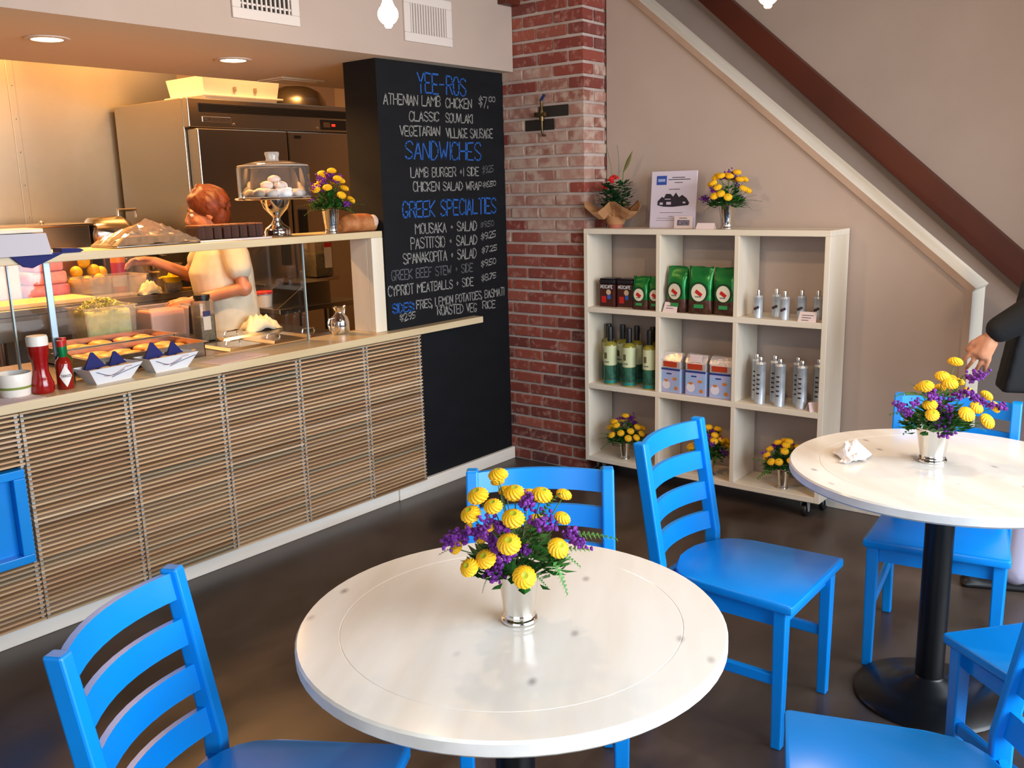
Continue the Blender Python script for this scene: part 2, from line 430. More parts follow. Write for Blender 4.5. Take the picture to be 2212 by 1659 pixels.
# ---- brick pier: every brick of the two visible faces is its own piece, joints recessed
Y0B, Y1B, ZB = 2.878, 3.428, 3.05
pier = struct(MB().box(XB+0.010, 4.60, Y0B+0.010, 3.52, 0, ZB).build('wall_brick', m_mortar))
BH, BL_, BD, JT, PITCH = 0.0525, 0.190, 0.0955, 0.0155, 0.0680
def brick_mesh(l, d, h, seed):
    rr = random.Random(seed); mb = MB()
    mb.box(0, d, 0, l, 0, h, 0.004)
    for v in mb.bm.verts: v.co += Vector((rr.uniform(-1, 1), rr.uniform(-1, 1), rr.uniform(-1, 1)))*0.0016
    return mb.mesh('brick')
bcache = {}
def brick(x, y, z, dx, dy, missing=False):
    k = (round(dx, 3), round(dy, 3), R.randint(0, 2))
    mt = m_brickw if (1.30 < z < 2.25 and R.random() < (0.9 if 1.4 < z < 2.1 else 0.5)) else m_brick
    k = k+(mt.name,)
    if k not in bcache:
        me = brick_mesh(dy, dx, BH, len(bcache)); me.materials.append(mt); bcache[k] = me
    put('brick', bcache[k], None, pier, (x+R.uniform(-0.002, 0.002), y, z))
row = 0; z = 0.008; holes = []
while z < 2.72:
    # wide face (plane x = XB), courses run in y; the corner brick also shows on the return face
    if row % 2 == 0:
        corner_dx, corner_dy = 0.0955, BL_
        y = Y0B; brick(XB, y, z, corner_dx, corner_dy); y += corner_dy+JT
        xs = XB+corner_dx+JT
    else:
        corner_dx, corner_dy = BL_, 0.0955
        y = Y0B; brick(XB, y, z, corner_dx, corner_dy); y += corner_dy+JT
        xs = XB+corner_dx+JT
    while y < Y1B-0.02:
        dy = min(BL_, Y1B+0.06-y)
        hole = (abs(z-1.98) < 0.034 and abs(y+dy/2-3.06) < 0.1) or (abs(z-1.885) < 0.034 and abs(y+dy/2-3.2) < 0.1)
        if hole: holes.append((y, dy, z))
        else: brick(XB, y, z, BD, dy)
        y += dy+JT
    while xs < XW+0.02:
        dx = min(BL_, 4.50-xs)
        if dx > 0.03: brick(xs, Y0B, z, dx, BD)
        xs += dx+JT
    z += PITCH; row += 1
# thin dark slabs paint the shade of the holes where bricks are missing
for y, dy, z in holes:
    MB().box(XB+0.006, XB+0.0108, y-0.004, y+dy+0.004, z-0.003, z+BH+0.003).build('missing_brick_shade', m_dark, pier)
v = thing('gas_valve', 'old brass gas valve with blue lever on the brick pier', 'valve', (XB, 3.135, 1.86))
MB().tube([(0.03, 0, 0.02), (-0.02, 0, 0.02), (-0.03, 0, 0.035), (-0.03, 0, 0.10)], 0.006, 10).tube([(0.03, 0.035, 0.13), (-0.03, 0.035, 0.13)], 0.007, 8).build('pipe', m_brass, v, True)
MB().lathe([(0.0, 0.095), (0.012, 0.095), (0.014, 0.11), (0.011, 0.125), (0.015, 0.14), (0.009, 0.155), (0.008, 0.20), (0, 0.2)], 12, at=(-0.03, 0, 0)).box(-0.042, -0.018, -0.03, 0.045, 0.118, 0.142, 0.004).build('valve_body', m_brass, v, True)
MB().box(-0.008, 0.008, -0.032, 0.012, -0.006, 0.006, 0.003, rot=Matrix.Rotation(-0.9, 3, 'X')).build('lever', pbr('blue_lever', '#1a2450', 0.5), v, loc=(-0.03, 0, 0.208))
o = tag(MB().box(4.09, XB, 3.29, 3.349, 2.57, 2.80, 0.004).build('timber_stub', m_darkwood), 'dark timber beam end high against the brick pier', 'beam')

# ---- white partition behind the display shelf with sloped wooden cap, stair wall behind it
TH = 0.205
sl = (2.541-1.135)/(2.69-0.995)
yt = (3.05-1.135)/sl+0.995
part = [(0.995, 0), (0.995, 1.118), (yt, 3.05), (3.0, 3.05), (3.0, 0)]
struct(MB().prism([(0.995, 0), (0.995, 1.118), (2.87, 1.118+sl*(2.87-0.995)), (2.87, 0)], 'x', XW, XW+TH).build('wall_partition', m_wall))
struct(MB().box(5.25, 5.40, -1.8, 3.6, 0, 3.05).build('wall_stair', m_wall))
struct(MB().box(XW+0.19, 5.25, 3.40, 3.6, 0, 3.05).build('wall_stair_end', m_wall))
struct(MB().box(XW, XW+0.2, -1.8, -0.25, 0, 3.05).build('wall_right', m_wall))
def sloped_board(name, y0, z0, y1, z1, thick, x0, x1, m, par=None):
    d = Vector((y1-y0, z1-z0)).normalized(); n = Vector((-d.y, d.x))
    if n.y < 0: n = -n
    p = [Vector((y0, z0)), Vector((y1, z1)), Vector((y1, z1))+n*thick, Vector((y0, z0))+n*thick]
    return MB().prism([tuple(q) for q in p], 'x', x0, x1).build(name, m, par)
t1 = struct(sloped_board('trim_1', 0.973, 1.10, 2.876, 1.10+sl*(2.876-0.973), 0.030, XW-0.018, XW+TH+0.018, m_cap))
t2 = struct(MB().prism([(0.965, 0), (0.997, 0), (0.997, 1.135), (0.967, 1.116)], 'x', XW-0.0175, XW+TH+0.0175).build('trim_2', m_cap))
for tt in (t1, t2):
    tt.data.materials.append(m_capedge)
    for f in tt.data.polygons:
        if f.normal.x < -0.5: f.material_index = 1  # trim faces towards the room take the browner edge colour
# rake board: dark timber on the stair wall
struct(MB().prism([(3.40, 3.242), (3.40, 3.388), (0.40, 0.770), (0.40, 0.589)], 'x', 5.18, 5.25).build('trim_3', m_darkwood))
struct(MB().box(XW-0.014, XW, 0.99, Y0B, 0, 0.10, 0.003).build('baseboard_partition', m_base))
struct(MB().box(3.240, XB, YC-0.024, YC, 0, 0.070, 0.003).build('baseboard_chalkboard', m_base))
struct(MB().box(0.2, 3.238, 3.413, 3.428, 0, 0.085, 0.003).build('baseboard_counter', m_base))

# ---- storefront: window wall at y = -1.7 and entrance side at x = -1.4 (behind the camera)
wf = struct(MB().box(-1.5, 5.3, -1.8, -1.68, 0, 0.42).box(-1.5, 5.3, -1.8, -1.68, 2.70, 3.05).box(4.25, 5.3, -1.8, -1.68, 0.42, 2.70).box(-1.5, 0.1625, -1.8, -1.68, 0.42, 2.70).build('wall_front', m_wall))
ws = struct(MB().box(-1.5, -1.38, -1.7, 3.40, 0, 0.42).box(-1.5, -1.38, -1.7, 3.40, 2.70, 3.05).box(-1.5, -1.38, 1.2, 3.40, 0.42, 2.70).build('wall_left', m_wall))
struct(MB().box(-1.5, 0.2, 3.40, 3.5, 0, 3.05).build('wall_back_left', m_wall))
struct(MB().box(-1.5, 0.3, 3.36, 3.40, 0, 3.05).build('wall_side_return', m_wall))
m_frame = pbr('window_frame', '#2a2c2e', 0.4)
n = 0
for k in range(1, 4):
    n += 1
    x0 = -1.2+k*1.3625; x1 = x0+1.3625
    wn = struct(MB().box(x0, x0+0.035, -1.78, -1.71, 0.42, 2.70).box(x1-0.035, x1, -1.78, -1.71, 0.42, 2.70).box(x0, x1, -1.78, -1.71, 0.42, 0.47).box(x0, x1, -1.78, -1.71, 2.65, 2.70).build('window_%d' % n, m_frame))
    MB().box(x0+0.035, x1-0.035, -1.748, -1.744, 0.47, 2.65).build('pane', m_glass, wn)
for k in range(2):
    n += 1
    y0 = -1.65+k*1.425; y1 = y0+1.425
    wn = struct(MB().box(-1.48, -1.41, y0, y0+0.035, 0.42, 2.70).box(-1.48, -1.41, y1-0.035, y1, 0.42, 2.70).box(-1.48, -1.41, y0, y1, 0.42, 0.47).box(-1.48, -1.41, y0, y1, 2.65, 2.70).build('window_%d' % n, m_frame))
    MB().box(-1.448, -1.444, y0+0.035, y1-0.035, 0.47, 2.65).build('pane', m_glass, wn)

# ---- soffit fittings: two air vents, two downlights, a flush square vent
def air_vent(x0, x1, z0, z1, label, louvres, dark):
    v = thing('air_vent', label, 'vent', (x0, 3.35, z0))
    w, h = x1-x0, z1-z0; b = 0.042
    mb = MB()
    mb.box(0, w, -0.012, 0, 0, b, 0.003).box(0, w, -0.012, 0, h-b, h, 0.003).box(0, b, -0.012, 0, b, h-b, 0.003).box(w-b, w, -0.012, 0, b, h-b, 0.003)
    mb.build('frame', m_white, v)
    MB().box(b, w-b, -0.002, -0.0005, b, h-b).build('backing', m_dark if dark else pbr('vent_grey', '#a89f9a', 0.7), v)
    nl = louvres
    me = MB().box(-0.004, 0.004, -0.009, -0.003, 0, h-2*b).mesh('louvre')
    for k in range(nl):
        put('louvre', me, m_white, v, (b+(k+0.5)*(w-2*b)/nl, 0, b))
    if dark:
        mh = MB().box(b, w-b, -0.0045, -0.0025, -0.004, 0.004).mesh('cross_bar')
        for k in range(4): put('cross_bar', mh, m_white, v, (0, 0, b+0.02+k*0.045))
    return v
air_vent(2.395, 2.735, 2.305, 2.565, 'white air vent with dark open grille, left on the soffit', 11, True)
air_vent(3.370, 3.710, 2.313, 2.533, 'white air vent with closed louvres, right of the hanging bulb', 14, False)
WARM = (1.0, 0.50, 0.16)
def downlight(x, y, label):
    d = thing('downlight', label, 'downlight', (x, y, 2.232), group='downlights under the soffit')
    MB().lathe([(0.058, -0.001), (0.085, -0.001), (0.083, -0.005), (0.060, -0.007), (0.058, -0.001)], 28).build('trim_ring', m_white, d, True)
    MB().lathe([(0, -0.009), (0.05, -0.007), (0.058, -0.003), (0.058, -0.001), (0, -0.001)], 28).build('lens', pbr('lit_lens', '#fff1d8', 0.5, emit='#ffe2b0', estr=14), d, True)
    L = bpy.data.lights.new('downlight_lamp', 'SPOT'); L.energy = 115; L.color = WARM; L.spot_size = math.radians(150); L.spot_blend = 0.8; L.shadow_soft_size = 0.05
    lo = bpy.data.objects.new('lamp', L); col.objects.link(lo); lo.parent = d; lo.location = (0, 0, -0.02)
downlight(1.883, 3.86, 'round lit downlight in the soffit, nearer the steel wall seam')
downlight(2.777, 3.90, 'round lit downlight in the soffit above the fridge')
v = thing('ceiling_grille', 'flush square grille in the soffit underside beside the chalkboard wall', 'grille', (3.51, 4.40, 2.232))
MB().box(-0.15, 0.15, -0.11, 0.11, -0.008, 0, 0.002).build('frame', m_kceil, v)
MB().box(-0.12, 0.12, -0.08, 0.08, -0.012, -0.006, 0.002).build('face_plate', m_kceil, v)
# kitchen ceiling lamps beyond the soffit
for i, (x, y, e) in enumerate(((2.45, 5.62, 140), (3.9, 4.95, 24))):
    k = thing('kitchen_lamp', ('flush warm lamp on the kitchen ceiling by the steel wall', 'flush warm lamp on the kitchen ceiling before the fridge')[i], 'lamp', (x, y, 2.95))
    MB().box(-0.3, 0.3, -0.10, 0.10, -0.05, 0, 0.01).build('housing', m_white, k)
    MB().box(-0.28, 0.28, -0.085, 0.085, -0.058, -0.05, 0.003).build('diffuser', pbr('lit_diffuser', '#fff1d8', 0.5, emit='#ffd59a', estr=6), k)
    a = area_light('lamp', (0, 0, -0.07), (0, 0, -1), 0.55, 0.16, e, WARM); a.parent = k
# hanging bulbs
def pendant(x, y, z, label):
    p = thing('pendant_bulb', label, 'light bulb', (x, y, z), group='bare hanging bulbs')
    pr = [(0.0, -0.040), (0.008, -0.039), (0.012, -0.034)]
    pr += [(0.031*math.sin(a), -0.031*math.cos(a)) for a in [0.4+0.25*i for i in range(9)]] + [(0.016, 0.034), (0.0135, 0.046), (0.0135, 0.05)]
    MB().lathe(pr, 24).build('bulb', pbr('lit_bulb', '#ffe6b8', 0.2, emit='#ffd9a0', estr=22), p, True, None)
    MB().lathe([(0.0, 0.05), (0.017, 0.05), (0.019, 0.058), (0.019, 0.11), (0.006, 0.12), (0, 0.12)], 16).build('socket', m_brass, p, True)
    MB().tube([(0, 0, 0.115), (0, 0, 3.05-z-0.02)], 0.0035, 6).build('cord', m_bplastic, p)
    MB().lathe([(0, 0), (0.05, 0), (0.045, 0.02), (0, 0.022)], 16, at=(0, 0, 3.05-z-0.022)).build('ceiling_rose', m_white, p, True)
    L = bpy.data.lights.new('bulb_lamp', 'POINT'); L.energy = 32; L.color = (1.0, 0.70, 0.40); L.shadow_soft_size = 0.03
    lo = bpy.data.objects.new('lamp', L); col.objects.link(lo); lo.parent = p; lo.location = (0, 0, -0.06)
pendant(2.09, 2.14, 2.125, 'lit bare bulb hanging in front of the white soffit')
pendant(2.82, 1.25, 2.155, 'lit bare bulb hanging in front of the sloping stair wall')
pendant(3.55, 0.36, 2.15, 'added bare bulb, out of view, lighting the wall near the foot of the stairs')  # extra bulb outside the frame, added to light the right-hand wall
# ================================================================== SERVICE COUNTER
ctr = thing('service_counter', 'long service counter faced with thin reclaimed wood slats under the serving hatch', 'counter', (2.2, 3.45, 0))
def lc(x, y, z): return (x-2.2, y-3.45, z)
MB().box(0.25-2.2, 3.240-2.2, -0.019, 0.01, 0, 0.868).build('carcass', m_dark, ctr)
BAYS = [(0.975, 1.385), (1.388, 1.796), (1.799, 2.222), (2.225, 2.628), (2.631, 3.040), (3.043, 3.428)]
PITCH_S, SH, Z0S = 0.0182, 0.0075, 0.072
slat_me = {}
for bi, (x0, x1) in enumerate(BAYS):
    k = 0
    while Z0S+k*PITCH_S+SH < 0.868:
        z = Z0S+k*PITCH_S; k += 1
        xa, xb = x0, x1
        if bi == 0 and 0.300 < z < 0.662: continue
        key = round(xb-xa, 3)
        if key not in slat_me:
            slat_me[key] = MB().box(0, key, -0.014, 0.024, 0, SH).mesh('slat')
        put('slat', slat_me[key], m_slat, ctr, lc(xa, 3.400+R.uniform(-0.0015, 0.0015), z+R.uniform(-0.0006, 0.0006)))
for x in (1.3865, 1.7975, 2.2235, 2.6295, 3.0415, 3.424):
    mb = MB(); k = 0
    mb.box(-0.016, 0.016 if x < 3.4 else 0.003, 0.012, 0.022, 0.072, 0.866)
    while Z0S+(k+1)*PITCH_S+SH < 0.868:
        zz = Z0S+k*PITCH_S+SH+0.0012
        if x < 3.4 or True:
            for dx in ((-0.011, 0.011) if x < 3.4 else (-0.004,)):
                mb.box(dx-0.0055, dx+0.0055, -0.010, 0.012, zz, zz+PITCH_S-SH-0.0024)
        k += 1
    mb.build('spacer_strip', m_zinc, ctr, loc=lc(x, 3.402, 0))
cub = thing('cubby_box', 'bright blue open box set into the slatted counter front', 'cubby', (1.372, 3.380, 0.310))
MB().box(-0.36, 0, -0.01, 0.028, 0, 0.032, 0.003).box(-0.36, 0, -0.01, 0.028, 0.320, 0.352, 0.003).box(-0.042, 0, -0.01, 0.028, 0.032, 0.320, 0.003).box(-0.36, -0.325, -0.01, 0.028, 0.032, 0.320, 0.003).build('frame', m_blue, cub)
MB().box(-0.325, -0.042, 0.026, 0.0275, 0.032, 0.320).build('back_panel', m_blue, cub)
tag(MB().box(0.25, 3.905, 3.36, 3.62, 0.870, 0.905, 0.004).build('counter_ledge', m_ledge), 'pale wooden ledge running along the top of the slatted counter', 'countertop')
# upper serving shelf on its post, with the glass sneeze guard
sh = thing('serving_shelf', 'pale wooden serving shelf on a post above a glass sneeze guard', 'shelf', (3.2, 3.52, 0.905))
def ls(x, y, z): return (x-3.2, y-3.52, z-0.905)
def lbox(mb, x0, x1, y0, y1, z0, z1, o, bev=0.0): return mb.box(x0-o[0], x1-o[0], y0-o[1], y1-o[1], z0-o[2], z1-o[2], bev)
so = (3.2, 3.52, 0.905)
lbox(MB(), 0.9, 3.244, 3.44, 3.735, 1.378, 1.410, so, 0.003).build('shelf_board', m_ledge, sh)
lbox(MB(), 3.168, 3.244, 3.44, 3.475, 0.905, 1.378, so, 0.002).build('post', m_pine, sh)
lbox(MB(), 3.168, 3.240, 3.477, 3.60, 0.905, 1.378, so, 0.002).build('post', m_pine, sh)
p = lbox(MB(), 1.49, 2.842, 3.568, 3.574, 0.906, 1.377, so).build('glass_pane', m_glass, sh)
for xe in (1.49, 2.842): lbox(MB(), xe-0.003, xe+0.003, 3.566, 3.576, 0.906, 1.377, so).build('pane_edge', m_gedge, p)
p = lbox(MB(), 0.95, 1.484, 3.568, 3.574, 0.906, 1.377, so).build('glass_pane', m_glass, sh)
lbox(MB(), 1.615, 1.640, 3.555, 3.567, 0.92, 1.378, so, 0.002).build('bracket_strip', pbr('pale_steel_strip', '#9fb0bb', 0.3, 0.6), sh)

# ================================================================== CHAIRS
def make_chair():
    t = thing('dining_chair', '', 'chair')
    # seat: straight front, rounded rear, slightly tapered
    pts = []
    hw, rw, yf, yr = 0.215, 0.195, 0.225, -0.205
    pts += [(-hw+0.012, yf), (hw-0.012, yf), (hw-0.003, yf-0.004), (hw, yf-0.014)]
    for i in range(13):
        a = PI*i/12
        pts.append((rw*math.cos(a)**1 if abs(math.cos(a)) > 1e-9 else 0.0, -0.06-(-yr-0.06)*math.sin(a)**0.75))
    pts += [(-hw, yf-0.014), (-hw+0.003, yf-0.004)]
    mb = MB(); mb.prism(pts, 'z', 0.428, 0.455)
    es = [e for e in mb.bm.edges if abs(e.verts[0].co.z-e.verts[1].co.z) < 1e-6]
    bmesh.ops.bevel(mb.bm, geom=es, offset=0.006, segments=2, affect='EDGES', profile=0.5)
    mb.build('seat', m_blue, t, True, 35)
    for sx in (-1, 1):
        # front leg
        x = sx*0.185
        v = [Vector((x+dx*(0.015 if z == 0 else 0.019), 0.185+dy*(0.015 if z == 0 else 0.019), z)) for dx in (-1, 1) for dy in (-1, 1) for z in (0, 0.428)]
        MB().hexa(v, 0.004).build('front_leg', m_blue, t)
        # back post: splayed leg below the seat, raked stile above
        P = [(-0.262, 0.0, 0.016, 0.016), (-0.205, 0.40, 0.018, 0.021), (-0.205, 0.47, 0.018, 0.021), (-0.268, 0.845, 0.0165, 0.019)]
        rings = []
        for y, z, a, b in P:
            xx = sx*0.186
            rings.append([(xx-a, y-b, z), (xx+a, y-b, z), (xx+a, y+b, z), (xx-a, y+b, z)])
        mb = MB().loft(rings)
        bmesh.ops.bevel(mb.bm, geom=mb.bm.edges[:], offset=0.005, segments=2, affect='EDGES', profile=0.5)
        mb.build('back_post', m_blue, t)
        MB().box(x-0.010, x+0.010, -0.215, 0.18, 0.195, 0.228, 0.004).build('side_stretcher', m_blue, t)
        MB().box(sx*0.172-0.009, sx*0.172+0.009, -0.20, 0.17, 0.372, 0.427).build('side_rail', m_blue, t)
    MB().box(-0.168, 0.168, 0.168, 0.186, 0.372, 0.427).build('front_rail', m_blue, t)
    MB().box(-0.168, 0.168, -0.215, -0.197, 0.372, 0.427).build('back_rail', m_blue, t)
    # four bowed ladder slats
    for zc in (0.808, 0.708, 0.606, 0.507):
        rings = []
        for i in range(11):
            u = -1+2*i/10; x = u*0.176
            yb = -0.205-(zc-0.47)*0.168
            y = yb-0.040*(1-u*u)
            hh = 0.029
            rings.append([(x, y-0.007+0.168*hh, zc-hh), (x, y+0.007+0.168*hh, zc-hh), (x, y+0.007-0.168*hh, zc+hh), (x, y-0.007-0.168*hh, zc+hh)])
        MB().loft(rings).build('back_slat', m_blue, t, True, 50)
    return t
def face(ang): return math.radians(ang)-PI/2
proto = make_chair()
CH = [  # x, y of the seat centre, facing angle, label
 (0.925, 1.382, -61, 'blue ladder-back chair at the left of the nearest table, back in full view'),
 (1.727, 1.322, 217, 'blue ladder-back chair behind the nearest table and its flowers'),
 (2.510, 1.125, -89, 'blue ladder-back chair between the two tables, seat and front legs in full view'),
 (3.170, 0.735, 189, 'blue ladder-back chair on the far side of the table by the stairs'),
 (1.705, 0.425, 113, 'blue ladder-back chair whose seat fills the bottom right corner'),
 (2.410, 0.225, 50, 'blue ladder-back chair at the right edge, partly in front of the black table base')]
for i, (x, y, a, lab) in enumerate(CH):
    c = proto if i == 0 else copy_tree(proto)
    c.location = (x, y, 0); c.rotation_euler = (0, 0, face(a)); c['label'] = lab; c['group'] = 'blue ladder-back chairs'

# ================================================================== ROUND TABLES
def table(x, y, r, zt, rot, label):
    t = thing('round_table', label, 'table', (x, y, 0), rot, 'round bistro tables')
    n = 72; th = 0.032; rg = r*0.80
    prof = [(0, zt-th), (r-0.006, zt-th), (r, zt-th+0.006), (r, zt-0.005), (r-0.004, zt), (rg+0.0014, zt), (rg, zt-0.0007), (rg-0.0014, zt), (0, zt)]
    top = MB().lathe(prof, n).build('tabletop', m_table, t, True, 8)
    top.data.materials.append(m_tedge)
    for f in top.data.polygons:
        if abs(f.normal.z) < 0.5 and Vector(f.center[:2]).length > r*0.9: f.material_index = 1
    # knots: small grey-brown marks in the wood
    rr = random.Random(label)
    MB().lathe([(0.042, 0.02), (0.042, zt-th-0.012)], 24).build('pole', m_iron, t, True)
    MB().lathe([(0, 0.0), (0.215, 0.0), (0.222, 0.006), (0.215, 0.016), (0.13, 0.030), (0.085, 0.045), (0.070, 0.062), (0.046, 0.070), (0.042, 0.075), (0, 0.075)], 48).build('base', m_iron, t, True, 50)
    MB().box(-0.16, 0.16, -0.02, 0.02, zt-th-0.014, zt-th, 0.003).box(-0.02, 0.02, -0.16, 0.16, zt-th-0.014, zt-th, 0.003).build('mounting_plate', m_iron, t)
    return t
T1 = (1.325, 1.092, 0.758); T2 = (2.870, 0.670, 0.755)
table(T1[0], T1[1], 0.424, T1[2], 0.5, 'round whitewashed table in the foreground with one flower vase')
table(T2[0], T2[1], 0.445, T2[2], 0.9, 'round pale table near the stairs with a vase and crumpled napkin')

# ================================================================== BOUQUETS
def mum_mesh():
    mb = MB(); nph, nth = 28, 10
    rings = []
    for j in range(nth+1):
        th = PI*j/nth
        ring = []
        for i in range(nph):
            ph = 2*PI*i/nph
            rad = 1+0.07*math.cos(14*ph+(PI if j % 2 else 0))*math.sin(th)
            z = math.cos(th)*(0.74 if th < PI/2 else 0.5)
            if j <= 1: z -= 0.10*(1-j)
            ring.append((0.5*rad*math.sin(th), ph, 0.5*z))
        rings.append(ring)
    vs = []
    for j, ring in enumerate(rings):
        if j in (0, nth): vs.append([mb.bm.verts.new((0, 0, ring[0][2]))])
        else: vs.append([mb.bm.verts.new((r*math.cos(p), r*math.sin(p), z)) for r, p, z in ring])
    for a, b in zip(vs[:-1], vs[1:]):
        for k in range(nph):
            k2 = (k+1) % nph
            if len(a) == 1: mb.bm.faces.new((a[0], b[k], b[k2]))
            elif len(b) == 1: mb.bm.faces.new((a[k2], a[k], b[0]))
            else: mb.bm.faces.new((a[k], b[k], b[k2], a[k2]))
    me = mb.mesh('mum_flower', False)
    me.materials.append(m_yellow); me.materials.append(m_ycentre)
    for f in me.polygons:
        c = f.center
        if c.z > 0.2 and math.hypot(c.x, c.y) < 0.11: f.material_index = 1
    return me
MUM = mum_mesh()
def statice_mesh(seed):
    rr = random.Random(seed); mb = MB()
    for k in range(22):
        c = (rr.gauss(0, 0.011), rr.gauss(0, 0.006), rr.gauss(0, 0.006))
        mb.ico(c, (rr.uniform(0.003, 0.006), rr.uniform(0.003, 0.006), rr.uniform(0.003, 0.0055)), 1, 0.3)
    me = mb.mesh('statice'); me.materials.append(m_purple); return me
STAT = [statice_mesh(i) for i in range(3)]
def fern_mesh():
    mb = MB()
    L = 0.10
    for k in range(9):
        s = 0.012+k*L/10
        w = 0.028*(1-k/10)+0.004
        for sd in (-1, 1):
            z = -0.25*s*s/L
            mb.quad((s, 0, z), (s+0.006, sd*w*0.5, z+0.002), (s+0.010, sd*w, z-0.004), (s+0.009, 0, z))
    mb.quad((0, -0.001, 0), (L, -0.0005, -0.02), (L, 0.0005, -0.02), (0, 0.001, 0))
    me = mb.mesh('fern_leaf'); me.materials.append(m_fern); return me
FERN = fern_mesh()
def bouquet(loc, label, mums, stat, ferns, rim_r=0.041, base_r=0.030, h=0.115, mum_d=0.042, group='vases of yellow and purple flowers', spread=0.09):
    """flower positions are (right, up, out) offsets in metres from the centre of the rim"""
    t = thing('flower_vase', label, 'vase', loc, 0, group)
    MB().lathe([(0, 0), (base_r*1.16, 0), (base_r*1.20, 0.004), (base_r*1.16, 0.009), (base_r*1.02, 0.011), (base_r*1.08, 0.015), (base_r*1.0, 0.019), (base_r, 0.022),
                (rim_r, h-0.004), (rim_r+0.0018, h-0.002), (rim_r+0.001, h), (rim_r-0.002, h-0.003), (base_r-0.003, 0.03), (0, 0.03)], 40).build('silver_cup', m_chrome, t, True, 60)
    ex, ey = Vector((math.sin(YAW), -math.cos(YAW), 0)), Vector((-math.cos(YAW), -math.sin(YAW), 0))
    def P(q): return ex*q[0]+Vector((0, 0, h+q[1]))+ey*q[2]
    st = MB()
    rr = random.Random(label)
    for q in mums:
        p = P(q); d = q[3] if len(q) > 3 else mum_d
        base = Vector((rr.uniform(-0.5, 0.5)*base_r, rr.uniform(-0.5, 0.5)*base_r, 0.05))
        ax = (p-Vector((0, 0, h-0.06))).normalized()
        ax = (ax+ey*0.25*rr.random()+Vector((0, 0, 0.15))).normalized()
        o = put('mum_flower', MUM, None, t, p, ax.to_track_quat('Z', 'Y').to_euler(), d)
        mid = Vector((p.x*0.35, p.y*0.35, h+0.35*q[1]))
        st.tube([base, mid, p-ax*d*0.15], 0.0013, 5)
    st.build('stems', m_stem, t)
    for q in stat:
        p = P(q)
        put('statice', STAT[rr.randint(0, 2)], None, t, p, (rr.uniform(-0.6, 0.6), rr.uniform(-0.8, 0.8), rr.uniform(0, PI)), rr.uniform(0.85, 1.25)*mum_d/0.042)
    for q in ferns:   # (right, up, out, angle in the image plane (deg), length factor)
        p = P(q); a = math.radians(q[3])
        d = ex*math.cos(a)+Vector((0, 0, math.sin(a)))+ey*rr.uniform(-0.2, 0.3)
        o = put('fern_leaf', FERN, None, t, p, d.to_track_quat('X', 'Z').to_euler(), q[4])
    # leaf mass filling the middle
    mb = MB()
    for k in range(320):
        a = rr.uniform(0, 2*PI); u = rr.random()**0.7
        r0 = spread*u*0.85; zz = h-0.012+0.125*(1-u)*rr.random()+rr.uniform(0, 0.022)
        c = Vector((r0*math.cos(a), r0*math.sin(a), zz))
        d = Vector((math.cos(a+rr.uniform(-0.6, 0.6)), math.sin(a+rr.uniform(-0.6, 0.6)), rr.uniform(-0.25, 0.8))).normalized()
        s = d.cross(Vector((0, 0, 1))).normalized()*rr.uniform(0.006, 0.013)
        l = rr.uniform(0.025, 0.05)
        n = s.cross(d).normalized()*0.003
        mb.quad(c, c+d*l*0.5+s-n, c+d*l, c+d*l*0.5-s-n)
    o = mb.build('foliage', m_leaf, t); o['kind'] = 'stuff'
    return t
def rnd_bouquet(seed, n=18, w=0.115, hgt=0.15):
    rr = random.Random(seed); mums = []; tries = 0
    while len(mums) < n and tries < 4000:
        tries += 1
        a = rr.uniform(0, 2*PI); el = rr.uniform(0.12, PI/2)
        q = (w*math.cos(el)*math.cos(a)*rr.uniform(0.85, 1.05), 0.02+hgt*math.sin(el)*rr.uniform(0.8, 1.05), w*math.cos(el)*math.sin(a)*rr.uniform(0.85, 1.0))
        if all((Vector(q)-Vector(m[:3])).length > 0.031 for m in mums): mums.append(q)
    stat = []
    for k in range(11):
        a = rr.uniform(0, 2*PI); el = rr.uniform(0.0, PI/2)
        stat.append((w*0.95*math.cos(el)*math.cos(a), 0.02+hgt*0.88*math.sin(el), w*0.95*math.cos(el)*math.sin(a)))
    ferns = [(0.04*math.cos(math.radians(b)), 0.015, 0.02, b, rr.uniform(0.8, 1.25)) for b in (-15, 12, 168, 195, 30, 150)]
    return mums, stat, ferns
k1 = 0.000906
def pxl(lst, cx, cy, k, f): return [((x-cx)*k, (cy-y)*k, f(i)) + ((s*k,) if s else ()) for i, (x, y, s) in enumerate(lst)]
rz = random.Random(3)
m1 = [(1083, 1028, 42), (1040, 1062, 46), (1072, 1078, 40), (1117, 1062, 47), (1174, 1068, 46), (1222, 1075, 34), (1113, 1098, 48), (1025, 1094, 44), (1103, 1140, 49), (1216, 1116, 36), (1203, 1156, 45), (1063, 1120, 22),
      (1019, 1124, 18), (1048, 1152, 36), (1054, 1180, 44), (1020, 1193, 40), (990, 1176, 30), (1132, 1210, 48), (1098, 1082, 34), (1150, 1092, 30), (1080, 1060, 30), (1165, 1150, 36)]
d1 = [0.0, 0.03, 0.05, 0.02, 0.02, 0.0, 0.07, 0.05, 0.10, 0.03, 0.09, 0.06, 0.04, 0.03, 0.08, 0.09, 0.03, 0.105, -0.05, -0.06, -0.05, -0.05]
s1 = [(975, 1150, 0), (990, 1143, 0), (1012, 1138, 0), (1060, 1108, 0), (1088, 1115, 0), (1145, 1066, 0), (1142, 1082, 0), (1168, 1108, 0), (1188, 1112, 0), (1236, 1144, 0), (1248, 1148, 0), (1068, 1152, 0), (1072, 1166, 0), (1095, 1172, 0), (1106, 1166, 0), (1136, 1180, 0), (1076, 1205, 0), (1070, 1222, 0), (1034, 1128, 0), (1050, 1124, 0)]
